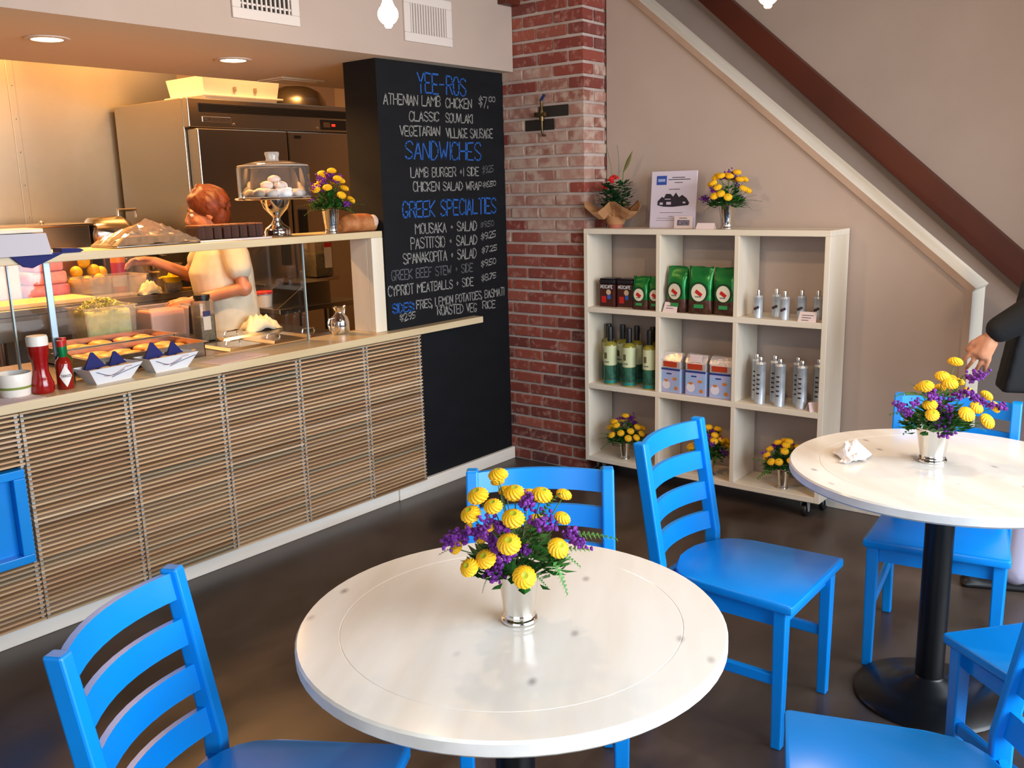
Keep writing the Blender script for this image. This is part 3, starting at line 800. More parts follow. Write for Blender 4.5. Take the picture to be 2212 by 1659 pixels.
f1 = [(x, y, 0) for x, y in ((1190, 1200), (1235, 1150), (1060, 1232), (1180, 1185), (1160, 1120), (1010, 1165), (1140, 1225), (1195, 1180))]
fa = (-55, 5, 235, 15, 60, 190, -30, -20); fl = (0.75, 0.85, 0.4, 0.8, 0.7, 0.55, 0.5, 0.6)
bouquet((1.330, 1.075, T1[2]), 'silver vase of yellow mums and purple statice on the nearest table',
        pxl(m1, 1120, 1237, k1, lambda i: d1[i]), [(x, u, rz.uniform(0.03, 0.08)) for x, u, _ in pxl(s1, 1120, 1237, k1, lambda i: 0)],
        [(x, u, 0.04, fa[i], fl[i]) for i, (x, u, _) in enumerate(pxl(f1, 1120, 1237, k1, lambda i: 0))], rim_r=0.0415, base_r=0.031, h=0.112)
k2 = 0.00141
m2 = [(2050, 777, 30), (2015, 803, 31), (2025, 815, 33), (1975, 820, 33), (2043, 812, 24), (2060, 820, 24), (2075, 836, 20), (1983, 858, 30), (1981, 875, 28), (2043, 871, 34), (2073, 863, 29), (2107, 845, 27), (2122, 868, 27), (2090, 889, 34), (2000, 840, 28), (2040, 840, 26)]
d2 = [0.0, 0.03, 0.05, 0.05, 0.0, 0.0, 0.02, 0.06, 0.085, 0.11, 0.08, 0.04, 0.05, 0.10, -0.06, -0.05]
s2 = [(1920, 858, 0), (1932, 864, 0), (1950, 850, 0), (1985, 834, 0), (1998, 842, 0), (2005, 868, 0), (2018, 862, 0), (2040, 840, 0), (2062, 834, 0), (2070, 843, 0), (2088, 852, 0), (2104, 858, 0), (2070, 800, 0), (2080, 796, 0), (2012, 905, 0), (2014, 918, 0), (2128, 862, 0), (2022, 885, 0), (1944, 876, 0)]
f2 = [(x, y, 0) for x, y in ((1975, 840), (1985, 845), (1990, 895), (2060, 895), (2040, 850), (1975, 880), (2085, 900))]
fb = (165, 130, 200, -15, 80, 170, -10); fl2 = (0.9, 0.7, 0.8, 0.8, 0.7, 0.9, 0.5)
bouquet((2.905, 0.715, T2[2]), 'silver vase of yellow mums and purple statice beside the crumpled napkin',
        pxl(m2, 2015, 915, k2, lambda i: d2[i]), [(x, u, rz.uniform(0.03, 0.08)) for x, u, _ in pxl(s2, 2015, 915, k2, lambda i: 0)],
        [(x, u, 0.03, fb[i], fl2[i]) for i, (x, u, _) in enumerate(pxl(f2, 2015, 915, k2, lambda i: 0))], rim_r=0.051, base_r=0.036, h=0.110, mum_d=0.044)

# crumpled napkin on the far table
rr = random.Random(5); mb = MB(); n = 15
gr = [[None]*n for _ in range(n)]
for i in range(n):
    for j in range(n):
        u, v = i/(n-1)*2-1, j/(n-1)*2-1
        q = max(0, 1-(u*u*0.9+v*v*0.9))
        z = 0.004+0.026*q*(0.5+0.5*math.sin(5*u+3*v+1))+rr.uniform(0, 0.012)*(0.3+q)+0.012*abs(math.sin(7*u-4*v))*q
        gr[i][j] = mb.bm.verts.new((u*0.074*(1+0.25*math.sin(3*v)), v*0.046*(1+0.25*math.sin(4*u+1)), z))
for i in range(n-1):
    for j in range(n-1): mb.bm.faces.new((gr[i][j], gr[i+1][j], gr[i+1][j+1], gr[i][j+1]))
o = tag(mb.build('napkin', m_paper, None, loc=(2.815, 0.925, T2[2]+0.001), rotz=0.4), 'crumpled white paper napkin on the pale table near the stairs', 'napkin')
sm = o.modifiers.new('thick', 'SOLIDIFY'); sm.thickness = 0.001; sm.offset = 1

# ================================================================== DISPLAY SHELF AND ITS GOODS
XS, XE, YR, YL = 4.16, 4.40, 1.512, 2.852
ds = thing('display_shelf', 'whitewashed pine shelving unit with nine open compartments on casters', 'shelving unit', (4.28, 2.182, 0))
do = (4.28, 2.182, 0)
def dbox(x0, x1, y0, y1, z0, z1, name, m): return lbox(MB(), x0, x1, y0, y1, z0, z1, do, 0.002).build(name, m, ds)
dbox(XS, XE, YL-0.026, YL, 0.092, 1.352, 'side_panel', m_pine)
dbox(XS, XE, YR, YR+0.026, 0.092, 1.352, 'side_panel', m_pine)
dbox(XS, XE, YR, YL, 1.352, 1.380, 'top_board', m_pineh)
dbox(XS, XE, YR+0.026, YL-0.026, 0.092, 0.120, 'bottom_board', m_pineh)
for y in (2.383, 1.953):
    for z0, z1 in ((0.120, 0.508), (0.536, 0.932), (0.960, 1.352)): dbox(XS, XE, y, y+0.024, z0, z1, 'divider', m_pine)
for z in (0.508, 0.932): dbox(XS, XE, YR+0.026, YL-0.026, z, z+0.028, 'shelf_board', m_pineh)
for x, y in ((4.215, 1.60), (4.345, 1.56), (4.215, 2.78), (4.345, 2.78)):
    c = MB().box(-0.024, 0.024, -0.020, 0.020, 0.084, 0.092).prism([(-0.022, 0.086), (0.022, 0.086), (0.014, 0.025), (-0.002, 0.025)], 'y', -0.018, -0.015).prism([(-0.022, 0.086), (0.022, 0.086), (0.014, 0.025), (-0.002, 0.025)], 'y', 0.015, 0.018).build('caster_fork', m_zinc, ds, loc=(x-do[0], y-do[1], 0))
    MB().lathe([(0, -0.012), (0.03, -0.012), (0.034, -0.008), (0.034, 0.008), (0.03, 0.012), (0, 0.012)], 20, rot=Matrix.Rotation(PI/2, 3, 'X'), at=(0.005, 0, 0.034)).build('wheel', m_bplastic, c, True)

ZT, Z1, Z2, Z0 = 1.380, 0.960, 0.536, 0.120
# silver vases with flowers: three in the bottom compartments, one on top
for (x, y, z, lab, sd, k) in ((4.215, 2.625, Z0, 'small silver vase of flowers in the bottom left compartment of the shelving unit', 11, 0.92),
                           (4.215, 2.115, Z0, 'silver vase of flowers in the bottom middle compartment, behind the chair back', 12, 0.92),
                           (4.215, 1.715, Z0, 'small silver vase of flowers in the bottom right compartment of the shelving unit', 13, 0.86),
                           (4.235, 2.055, ZT, 'silver vase of flowers on top of the shelving unit beside the poster', 14, 1.05)):
    mu, sta, fe = rnd_bouquet(sd, 20 if sd == 14 else 17, 0.10*k+0.01, 0.135*k)
    bouquet((x, y, z), lab, mu, sta, fe, rim_r=0.040 if sd == 14 else 0.032, base_r=0.028 if sd == 14 else 0.022, h=0.115 if sd == 14 else 0.105, mum_d=0.040, spread=0.085)
mu, sta, fe = rnd_bouquet(15, 13, 0.10, 0.155)
bouquet((2.985, 3.515, 1.410), 'silver vase of flowers on the serving shelf beside the cake stand', mu, sta, fe, rim_r=0.044, base_r=0.032, h=0.118, mum_d=0.044)

# the +x direction is into the wall: goods face -x (towards the room)
def onshelf(name, label, cat, x, y, z, rotz=0, group=None): return thing(name, label, cat, (x, y, z), rotz, group)
def ftext(mb_parent, text, w, h, y0, z0, x, m, lw, name='lettering'):
    """text on a face looking towards -x; reading direction is -y"""
    return lettering(text, (0, z0+h, w, z0+h, 0, z0, w, z0), lw, lambda u, v, d: (x, y0-u, v), 0.0).build(name, m, mb_parent)
m_cof = pbr('coffee_tin', '#3a1512', 0.3, c2='#4d1a14', scale=12)
m_tinb = pbr('tin_dark_band', '#15131c', 0.3)
for i, (x, y, lab) in enumerate(((4.235, 2.728, 'dark brown instant coffee tin standing nearest the left shelf side'), (4.245, 2.622, 'dark brown instant coffee tin beside the small green bag'))):
    t = onshelf('coffee_tin', lab, 'tin', x, y, Z1, 0, 'coffee tins')
    w, h = 0.049, 0.155
    MB().box(-0.04, 0.04, -w, w, 0.004, h-0.03, 0.006).build('body', m_cof, t)
    MB().box(-0.041, 0.041, -w-0.001, w+0.001, h-0.03, h-0.006, 0.006).box(-0.038, 0.038, -w+0.003, w-0.003, h-0.006, h, 0.003).build('lid', m_tinb, t)
    MB().box(-0.041, 0.041, -w-0.001, w+0.001, 0, 0.005, 0.002).build('base_rim', m_satin, t)
    MB().box(-0.0418, -0.0412, -0.04, 0.04, 0.100, 0.122).build('name_band', m_tinb, t)
    ftext(t, 'NESCAFE', 0.074, 0.016, 0.037, 0.103, -0.0424, m_paper, 0.0035)
    MB().lathe([(0, 0), (0.015, 0)], 16, rot=Matrix.Rotation(PI/2, 3, 'Y'), at=(-0.0412, -0.012, 0.082)).build('foam_print', pbr('print_cream', '#c9a98a', 0.5), t)
    MB().box(-0.0414, -0.0408, -0.025, -0.004, 0.045, 0.068).build('blue_print', pbr('print_blue', '#2c57a8', 0.5), t)
    MB().box(-0.0418, -0.0408, 0.003, 0.032, 0.025, 0.060).build('mug_print', m_red, t)
m_gfoil = pbr('green_foil', '#0e7a35', 0.25, 0.35, c2='#0a5a28', scale=9, bump=0.4, bscale=25)
m_brfoil = pbr('coffee_bean_foil', '#3a2018', 0.35, 0.2, c2='#5a3a2c', scale=40, bump=0.4, bscale=30)
m_emb = pbr('cream_emblem', '#d8cfb8', 0.45)
def soft_bag(t, w, h, d, bodym, name='bag_body', split=None, crimp=0.02, seed=0):
    rr = random.Random(seed); rings = []
    lv = [0, 0.03, 0.12, 0.3, 0.5, 0.7, 0.85, 0.94, 1.0]
    fat = [0.85, 1.0, 1.05, 1.08, 1.05, 0.9, 0.55, 0.12, 0.08]
    for l, f in zip(lv, fat):
        ring = []
        ww = w*(1 if l < 0.9 else 1.02)*(1-0.02*math.sin(l*7+seed))
        for k in range(20):
            a = 2*PI*k/20; c, s = math.cos(a), math.sin(a)
            y = ww*math.copysign(abs(s)**0.45, s)/2; x = -d*f*math.copysign(abs(c)**0.6, c)/2
            ring.append((x+rr.uniform(-0.0025, 0.0025), y+rr.uniform(-0.002, 0.002), h*l+(rr.uniform(-0.004, 0.004) if l == 1.0 else 0)))
        rings.append(ring)
    return MB().loft(rings).build(name, bodym, t, True, 50)
def green_bag(x, y, w, h, label, seed, rz=0.0):
    t = onshelf('coffee_bag', label, 'bag', x, y, Z1, rz, 'green coffee bags')
    b = soft_bag(t, w, h, 0.06, m_gfoil, seed=seed); b.data.materials.append(m_brfoil)
    for f in b.data.polygons:
        if f.center.z < h*0.22: f.material_index = 1
    def disc(r, x_, z_, m, nm, sq=1.0): MB().lathe([(0, 0), (r, 0), (r, 0.0012), (0, 0.0012)], 24, rot=Matrix.Rotation(PI/2, 3, 'Y') @ Matrix.Diagonal((sq, 1, 1)), at=(x_, 0, z_)).build(nm, m, t)
    xf = -0.0348
    disc(w*0.40, xf-0.0002, h*0.47, pbr('dark_green_ring', '#0a3a1c', 0.4), 'emblem_ring')
    disc(w*0.31, xf-0.0016, h*0.46, m_emb, 'emblem_disc', 1.1)
    MB().box(xf-0.0030, xf-0.0015, -w*0.19, w*0.12, -0.009, 0.009, 0.002, rot=Matrix.Rotation(0.6, 3, 'X'), at=(0, 0.003, h*0.46)).build('red_mark', m_red, t)
    MB().box(xf-0.0030, xf-0.0016, -w*0.10, w*0.14, h*0.36, h*0.385).build('grey_mark', pbr('grey_print', '#6f7a74', 0.5), t)
    MB().box(xf-0.0020, xf+0.001, -w*0.2, w*0.2, h*0.13, h*0.21, 0.001).build('small_label', pbr('mid_green_label', '#2c8a4c', 0.4), t)
    return t
green_bag(4.215, 2.520, 0.095, 0.172, 'small green foil coffee bag beside the coffee tins', 1)
green_bag(4.225, 2.435, 0.085, 0.172, 'small green foil coffee bag pushed against the shelf divider', 2, 0.08)
green_bag(4.215, 2.305, 0.118, 0.232, 'large green foil coffee bag, left of the three in the middle compartment', 3, -0.12)
green_bag(4.205, 2.170, 0.128, 0.236, 'large green foil coffee bag, central one of the three', 4, 0.05)
green_bag(4.215, 2.040, 0.118, 0.232, 'large green foil coffee bag, right of the three, by the divider', 5)
def tent_card(x, y, z, w, h, label, rz=0.0, lines=2, m=None):
    t = onshelf('tent_card', label, 'card', x, y, z, rz, 'small price cards')
    d = h*0.45
    MB().hexa([Vector(p) for p in ((-d, -w/2, 0), (-0.0005, -w/2+0.004, h), (-d, w/2, 0), (-0.0005, w/2-0.004, h), (-d+0.0012, -w/2, 0), (0.0005, -w/2+0.004, h), (-d+0.0012, w/2, 0), (0.0005, w/2-0.004, h))]).build('front_leaf', m or m_pink, t)
    MB().hexa([Vector(p) for p in ((d-0.0012, -w/2, 0), (-0.0005, -w/2+0.004, h), (d-0.0012, w/2, 0), (-0.0005, w/2-0.004, h), (d, -w/2, 0), (0.0005, -w/2+0.004, h), (d, w/2, 0), (0.0005, w/2-0.004, h))]).build('back_leaf', m or m_pink, t)
    for k in range(lines):
        z0 = h*(0.62-0.24*k); x0 = -d*(1-z0/h)-0.0012
        MB().quad((x0-0.0006, w*0.3, z0), (x0-0.0006, -w*0.32+0.01*k, z0), (x0, -w*0.32+0.01*k, z0+0.0025), (x0, w*0.3, z0+0.0025)).build('handwriting', m_ink, t)
tent_card(4.19, 2.330, Z1, 0.082, 0.05, 'folded white price card in front of the green bags')
tent_card(4.19, 1.612, Z1, 0.088, 0.045, 'folded white price card in front of the small oil bottles', 0.0, 3)
tent_card(4.195, 1.575, Z2, 0.06, 0.042, 'folded white card standing at an angle by the tall silver canisters', 1.0, 0)
tent_card(4.20, 2.150, ZT, 0.10, 0.03, 'low folded card on top of the shelving unit before the poster', 0.0, 0)
# small silver oil bottles
m_oil = pbr('silver_bottle', '#c3c9d0', 0.3, 0.35, c2='#a5acb5', scale=20)
m_oill = pbr('dark_label_print', '#3a2a2e', 0.5)
def tin_bottle(x, y, z, r, h, cap, label, group, berries, name):
    t = onshelf(name, label, 'bottle', x, y, z, 0, group)
    MB().lathe([(0, 0), (r, 0), (r, 0.004), (r*0.96, 0.006), (r*0.96, h-cap-0.012), (r, h-cap-0.010), (r*0.8, h-cap), (0, h-cap)], 24).build('body', m_oil, t, True, 40)
    MB().lathe([(0, h-cap), (r*0.42, h-cap), (r*0.45, h-0.004), (r*0.38, h), (0, h)], 16).build('cap', m_satin, t, True, 40)
    ang = [PI+0.35*(k-1) for k in range(3)]
    for k, a in enumerate(ang):
        if berries: MB().ball((r*0.97*math.cos(a), r*0.97*math.sin(a), h*0.33+0.004*k), (0.003, 0.007, 0.007), 10, 6).build('berry_print', m_oill, t)
    if not berries:
        for k in range(5):
            MB().box(-0.002, 0, -r*0.28, r*0.28, h*(0.22+0.1*k), h*(0.22+0.1*k)+0.007).build('label_print', m_oill, t, loc=(-r*0.97, 0, 0))
for i, (x, y, lab) in enumerate(((4.20, 1.865, 'short silver oil bottle, first from the left in the upper right compartment'), (4.275, 1.805, 'short silver oil bottle at the back, second from the left'),
                                 (4.20, 1.732, 'short silver oil bottle in front, third from the left'), (4.27, 1.678, 'short silver oil bottle behind the price card'), (4.275, 1.600, 'short silver oil bottle nearest the right shelf side'))):
    tin_bottle(x, y, Z1, 0.0225, 0.135, 0.026, lab, 'short silver oil bottles', True, 'oil_bottle')
for i, (x, y, lab) in enumerate(((4.205, 1.845, 'tall silver oil canister in front, left of three'), (4.205, 1.745, 'tall silver oil canister in front, middle of three'), (4.215, 1.640, 'tall silver oil canister in front, right of three behind the angled card'),
                                 (4.275, 1.895, 'tall silver oil canister in the back row, left'), (4.275, 1.800, 'tall silver oil canister in the back row, middle'), (4.285, 1.687, 'tall silver oil canister in the back row, right of middle'), (4.285, 1.585, 'tall silver oil canister in the back corner by the right shelf side'))):
    tin_bottle(x, y, Z2, 0.0265, 0.232, 0.024, lab, 'tall silver oil canisters', False, 'oil_canister')
# olive oil bottles
m_oilglass = pbr('olive_oil_glass', '#8a8230', 0.12, spec=0.6)
m_lblc = pbr('cream_label', '#c9cfa6', 0.5); m_lblg = pbr('green_label', '#1c3f33', 0.4, c2='#2f6a52', scale=40); m_cyan = pbr('teal_band', '#137a78', 0.4)
for i, (x, y, lab) in enumerate(((4.215, 2.720, 'olive oil bottle in front, left of three'), (4.215, 2.600, 'olive oil bottle in front, middle of three'), (4.210, 2.470, 'olive oil bottle in front, right of three by the divider'),
                                 (4.310, 2.790, 'olive oil bottle in the back row, leftmost'), (4.310, 2.700, 'olive oil bottle in the back row, second from left'), (4.310, 2.610, 'olive oil bottle in the back row, third from left'), (4.310, 2.510, 'olive oil bottle in the back row, rightmost'))):
    t = onshelf('olive_oil_bottle', lab, 'bottle', x, y, Z2, 0, 'olive oil bottles')
    r = 0.036
    MB().lathe([(0, 0), (r-0.003, 0), (r, 0.004), (r, 0.215), (r-0.004, 0.228), (r-0.016, 0.234), (0.014, 0.240), (0, 0.240)], 28).build('body', m_oilglass, t, True, 50)
    MB().lathe([(0, 0.236), (0.0165, 0.236), (0.0165, 0.300), (0.0145, 0.316), (0, 0.318)], 16).build('cap', m_bplastic, t, True, 40)
    MB().lathe([(r+0.0006, 0.108), (r+0.0006, 0.214)], 28).build('cream_label', m_lblc, t, True)
    MB().lathe([(r+0.0006, 0.026), (r+0.0006, 0.106)], 28).build('green_label', m_lblg, t, True)
    MB().lathe([(r+0.0008, 0.008), (r+0.0008, 0.024)], 28).build('teal_band', m_cyan, t, True)
    MB().box(-0.0015, 0.001, 0.0, 0.016, 0.145, 0.178).build('oval_print', pbr('oval_print', '#5a5238', 0.6), t, loc=(-r-0.0002, -0.002, 0))
    MB().box(-0.0015, 0.001, -0.012, 0.016, 0.124, 0.130).build('name_print', pbr('grey_print', '#6f7a74', 0.5), t, loc=(-r-0.0002, -0.002, 0))
# foil coffee packs
m_foil = pbr('silver_foil', '#e0dada', 0.25, 0.6, bump=0.9, bscale=45)
m_fblue = pbr('pack_pale_blue', '#8fb0d8', 0.3, c2='#b8a6cf', scale=14)
m_fred = pbr('pack_red', '#c3261c', 0.3, c2='#a3401c', scale=22)
m_fnavy = pbr('pack_navy', '#1c2f7a', 0.4); m_fora = pbr('pack_orange', '#c9772c', 0.4); m_cup = pbr('pack_white', '#d9d3de', 0.4)
for i, (x, y, lab) in enumerate(((4.215, 2.325, 'foil-wrapped coffee pack by the left divider'), (4.215, 2.185, 'foil-wrapped coffee pack with a small white card on top, middle of three'), (4.22, 2.052, 'foil-wrapped coffee pack by the right divider'))):
    t = onshelf('coffee_pack', lab, 'pack', x, y, Z2, (-0.06, 0.03, 0.05)[i], 'foil coffee packs')
    w, h, d = 0.118, 0.215, 0.068
    MB().box(-d/2, d/2, -w/2, w/2, 0, h*0.60, 0.005).build('wrapped_block', m_fblue, t)
    MB().box(-d/2+0.001, d/2-0.001, -w/2+0.001, w/2-0.001, h*0.60, h*0.80, 0.004).build('foil_block', m_foil, t)
    MB().loft([[(-d/2, -w/2, h*0.80), (d/2, -w/2, h*0.80), (d/2, w/2, h*0.80), (-d/2, w/2, h*0.80)], [(-d/2+0.012, -w/2-0.002, h*0.90), (d/2-0.01, -w/2, h*0.89), (d/2-0.01, w/2, h*0.90), (-d/2+0.010, w/2, h*0.90)],
               [(-0.01, -w/2+0.004, h*0.99), (0.012, -w/2+0.006, h*0.97), (0.014, w/2-0.008, h), (-0.008, w/2-0.004, h*0.98)]]).build('folded_top', m_foil, t)
    xf = -d/2-0.0008
    MB().box(xf, xf+0.002, -w/2+0.022, w/2-0.014, h*0.64, h*0.77).build('red_panel', m_fred, t)
    MB().box(xf-0.0005, xf+0.001, -w/2+0.003, w/2-0.003, h*0.56, h*0.60).build('navy_stripe', m_fnavy, t)
    MB().box(xf-0.0005, xf+0.001, -w*0.05, w*0.2, h*0.46, h*0.49).build('navy_word', m_fnavy, t)
    MB().lathe([(0, 0), (0.024, 0)], 20, rot=Matrix.Rotation(-PI/2, 3, 'Y'), at=(xf, w*0.22, h*0.20)).build('cup_print', m_cup, t)
    MB().lathe([(0, 0), (0.012, 0)], 16, rot=Matrix.Rotation(-PI/2, 3, 'Y') @ Matrix.Diagonal((0.55, 1, 1)), at=(xf-0.0005, w*0.22, h*0.30)).build('coffee_print', m_fora, t)
    MB().lathe([(0, 0), (0.013, 0)], 16, rot=Matrix.Rotation(-PI/2, 3, 'Y') @ Matrix.Diagonal((0.6, 1, 1)), at=(xf-0.0005, -w*0.22, h*0.36)).build('coffee_print', m_fora, t)
    MB().lathe([(0, 0), (0.010, 0)], 16, rot=Matrix.Rotation(-PI/2, 3, 'Y'), at=(xf-0.0005, -w*0.28, h*0.13)).build('coffee_print', m_fora, t)
    if i == 1: MB().box(xf-0.001, xf+0.003, -0.035, 0.030, h*0.82, h*1.0, rot=None).build('white_card', m_pink, t)
# poster, card and potted plant on top
t = thing('poster_board', 'white flyer stand with blue logo and a drawing of a house', 'poster', (4.30, 2.395, ZT))
tl = Matrix.Rotation(0.10, 3, 'Y')
w, h = 0.262, 0.288
t.rotation_euler = (0, 0.09, 0.0)
MB().box(-0.004, 0.004, -w/2, w/2, 0, h, 0.001).build('board', pbr('flyer_paper', '#d8cfe0', 0.6), t)
MB().box(-0.0055, -0.0042, w*0.16, w*0.38, h*0.76, h*0.92).build('blue_logo', pbr('logo_blue', '#2b4fa6', 0.5), t)
MB().box(-0.0062, -0.0052, w*0.19, w*0.35, h*0.815, h*0.865, 0.0004).build('logo_mark', pbr('logo_light', '#9db0dc', 0.5), t)
def rule(y0, y1, z, hh=0.0035): MB().box(-0.0050, -0.0042, y0, y1, z, z+hh).build('text_line', m_ink, t)
rule(-w*0.24, w*0.04, h*0.88); rule(-w*0.36, w*0.12, h*0.845); rule(-w*0.20, -w*0.02, h*0.79, 0.003); rule(-w*0.14, w*0.10, h*0.675, 0.003)
rule(-w*0.22, w*0.28, h*0.265, 0.0018); rule(-w*0.02, w*0.08, h*0.20, 0.0018); rule(-w*0.1, w*0.34, h*0.17, 0.0015); rule(-w*0.06, w*0.36, h*0.13, 0.0015)
# line drawing of a house with trees
mg = pbr('drawing_dark', '#2b2430', 0.8); mgl = pbr('drawing_light', '#c9bccc', 0.8)
pts = [(w*0.34, h*0.40), (w*0.34, h*0.47), (w*0.25, h*0.55), (w*0.20, h*0.53), (w*0.16, h*0.60), (w*0.06, h*0.60), (w*0.0, h*0.55), (-w*0.06, h*0.62), (-w*0.13, h*0.54), (-w*0.20, h*0.58), (-w*0.30, h*0.52), (-w*0.36, h*0.44), (-w*0.34, h*0.40), (0, h*0.37), (w*0.2, h*0.375)]
MB().prism(pts, 'x', -0.0052, -0.0042).build('house_drawing', mg, t)
for y0, y1, z0, z1 in ((w*0.22, w*0.29, 0.41, 0.45), (w*0.04, w*0.14, 0.41, 0.46), (w*0.05, w*0.18, 0.50, 0.515), (-w*0.28, -w*0.22, 0.43, 0.46)):
    MB().box(-0.0060, -0.0050, y0, y1, h*z0, h*z1).build('drawing_highlight', mgl, t)
c = tag(MB().box(-0.001, 0.001, -0.052, 0.052, 0, 0.062).build('business_card', m_pink, None, loc=(4.262, 2.310, ZT)), 'small printed card leaning on the foot of the poster', 'card')
c.rotation_euler = (0, 0.12, 0)
MB().box(-0.0016, -0.0008, -0.035, 0.035, 0.014, 0.042).build('drawing', pbr('card_drawing', '#8d8394', 0.8, c2='#4a4250', scale=150), c)
MB().box(-0.0016, -0.0008, -0.02, 0.025, 0.05, 0.053).build('text_line', m_ink, c)
t = thing('potted_plant', 'red-flowered potted plant wrapped in kraft paper on the shelving unit', 'plant', (4.265, 2.715, ZT))
m_kraft = pbr('kraft_paper', '#a8784f', 0.7, bump=0.3, bscale=20)
MB().lathe([(0, 0), (0.036, 0), (0.048, 0.05), (0.050, 0.055), (0.046, 0.058), (0, 0.052)], 24).build('pot', pbr('terracotta', '#a8604a', 0.7), t, True)
rr = random.Random(8); rings = []
for l, rad in ((0.02, 0.044), (0.06, 0.058), (0.075, 0.09), (0.10, 0.125), (0.115, 0.14)):
    rings.append([((rad*(1+0.22*math.sin(3*a+1.2)*(l > 0.07)))*math.cos(a), (rad*(1+0.22*math.sin(3*a+1.2)*(l > 0.07)))*math.sin(a), l+(0.03*math.sin(4*a) if l > 0.07 else 0)) for a in [2*PI*k/24 for k in range(24)]])
o = MB().loft(rings, False).build('paper_wrap', m_kraft, t); o.modifiers.new('thick', 'SOLIDIFY').thickness = 0.0015
mb = MB()
for k in range(520):
    a = rr.uniform(0, 2*PI); zz = rr.uniform(0.06, 0.235); rad = 0.085*math.sin(min(1, (zz-0.03)/0.16)*PI*0.62)*rr.random()**0.5
    cc = Vector((rad*math.cos(a), rad*math.sin(a), zz)); dd = Vector((math.cos(a+rr.uniform(-.7, .7)), math.sin(a+rr.uniform(-.7, .7)), rr.uniform(-0.4, 0.8))).normalized()
    ss = dd.cross(Vector((0, 0, 1))).normalized()*rr.uniform(0.010, 0.017); l = rr.uniform(0.022, 0.036)
    mb.quad(cc, cc+dd*l*0.5+ss, cc+dd*l, cc+dd*l*0.5-ss)
o = mb.build('foliage', pbr('deep_leaf', '#12321a', 0.5, c2='#1e4a24', scale=30), t); o['kind'] = 'stuff'
for y, z, s_ in ((0.012, 0.245, 1.0), (-0.008, 0.262, 1.2), (0.055, 0.212, 0.9), (0.045, 0.205, 0.7)):
    mb = MB()
    for k in range(9): mb.ico((rr.uniform(-0.012, 0.012)*s_, rr.uniform(-0.016, 0.016)*s_, rr.uniform(-0.010, 0.010)*s_), (0.010*s_, 0.010*s_, 0.006*s_), 1, 0.2)
    mb.build('red_bloom', pbr('red_petals', '#c51712', 0.5), t, loc=(-0.03, y, z))
MB().tube([(0, -0.03, 0.12), (0, -0.045, 0.25), (0.0, -0.05, 0.30)], 0.0025, 6).build('stalk', m_stem, t)
rings = []
for k in range(8):
    u = k/7; w_ = 0.013*math.sin(PI*min(1, u*0.9+0.08)); c_ = Vector((0, -0.05-0.055*u, 0.29+0.105*u))
    rings.append([c_+Vector((0, w_*0.8, w_*0.4)), c_+Vector((-0.003, 0, 0)), c_+Vector((0, -w_*0.8, -w_*0.4)), c_+Vector((0.003, 0, 0))])
MB().loft(rings).build('tall_leaf', pbr('olive_leaf', '#6a6a3a', 0.6), t, True)
MB().tube([(0, 0.01, 0.2), (0, 0.03, 0.33), (0, 0.055, 0.42)], 0.0012, 5).tube([(0, -0.02, 0.2), (0, -0.02, 0.36), (0, -0.01, 0.43)], 0.0012, 5).build('thin_stems', m_stem, t)
# ================================================================== KITCHEN
# fridge
fr = thing('fridge', 'tall stainless steel two-door commercial fridge in the kitchen', 'fridge', (3.345, 5.20, 0))
W, H, D = 1.375, 2.195, 0.86
MB().box(0, W, 0.06, D, 0.13, H, 0.004).build('body', m_steel, fr)
MB().box(0.0, W, 0.0, 0.06, 2.018, H, 0.006).build('top_panel', m_steel, fr)
g = MB().box(0.075, W-0.04, -0.004, 0.002, 2.113, 2.165, 0.001).build('grille', m_bplastic, fr)
for k in range(5): MB().box(0.08, W-0.045, -0.008, -0.004, 2.116+k*0.0095, 2.120+k*0.0095).build('grille_slat', pbr('grille_dark', '#1c1a18', 0.5), g)
pl = MB().box(0.092, 0.300, -0.006, 0.001, 2.052, 2.086, 0.002).build('nameplate', m_satin, fr)
MB().box(0.098, 0.294, -0.0072, -0.005, 2.057, 2.081).build('nameplate_field', pbr('plate_brown', '#4a3a2a', 0.5), pl)
MB().box(0.104, 0.126, -0.0082, -0.007, 2.060, 2.078).build('nameplate_logo', m_satin, pl)
lettering('MAXX COLD', (0.132, 2.078, 0.288, 2.078, 0.132, 2.060, 0.288, 2.060), 0.0035, lambda u, v, d: (u, -0.0078, v), 0.0).build('lettering', m_satin, pl)
cp = MB().box(1.03, 1.26, -0.006, 0.001, 2.035, 2.102, 0.002).build('control_panel', m_bplastic, fr)
MB().box(1.05, 1.11, -0.0075, -0.005, 2.05, 2.085).build('control_label', pbr('panel_brown', '#5a4638', 0.5), cp)
MB().box(1.125, 1.155, -0.0085, -0.005, 2.058, 2.074).build('red_display', pbr('red_led', '#ff2a1a', 0.5, emit='#ff2a1a', estr=3), cp)
for x in (0.32, 1.00): MB().lathe([(0, 0), (0.009, 0), (0.008, 0.006), (0, 0.008)], 10, rot=Matrix.Rotation(PI/2, 3, 'X')).build('lock', m_satin, fr, loc=(x, 0.0, 2.045))
for i, (x0, x1) in enumerate(((0.018, 0.690), (0.700, 1.365))):
    d = MB().box(x0, x1, -0.055, 0.055, 0.15, 2.010, 0.006).build('door', m_steel, fr)
    hx = x1-0.075 if i == 0 else x0+0.075
    MB().box(hx-0.030, hx+0.030, -0.075, -0.052, 1.13, 1.50, 0.008).build('handle', m_bplastic, d)
    if i == 1: MB().box(x0+0.05, x0+0.105, -0.058, -0.054, 1.965, 1.985).build('badge', m_bplastic, d)
for x in (0.08, W-0.08):
    for y in (0.12, D-0.1): MB().lathe([(0.02, 0.13), (0.02, 0.07), (0.035, 0.06), (0.035, 0), (0, 0)], 12, at=(x, y, 0)).build('foot', m_bplastic, fr, True)
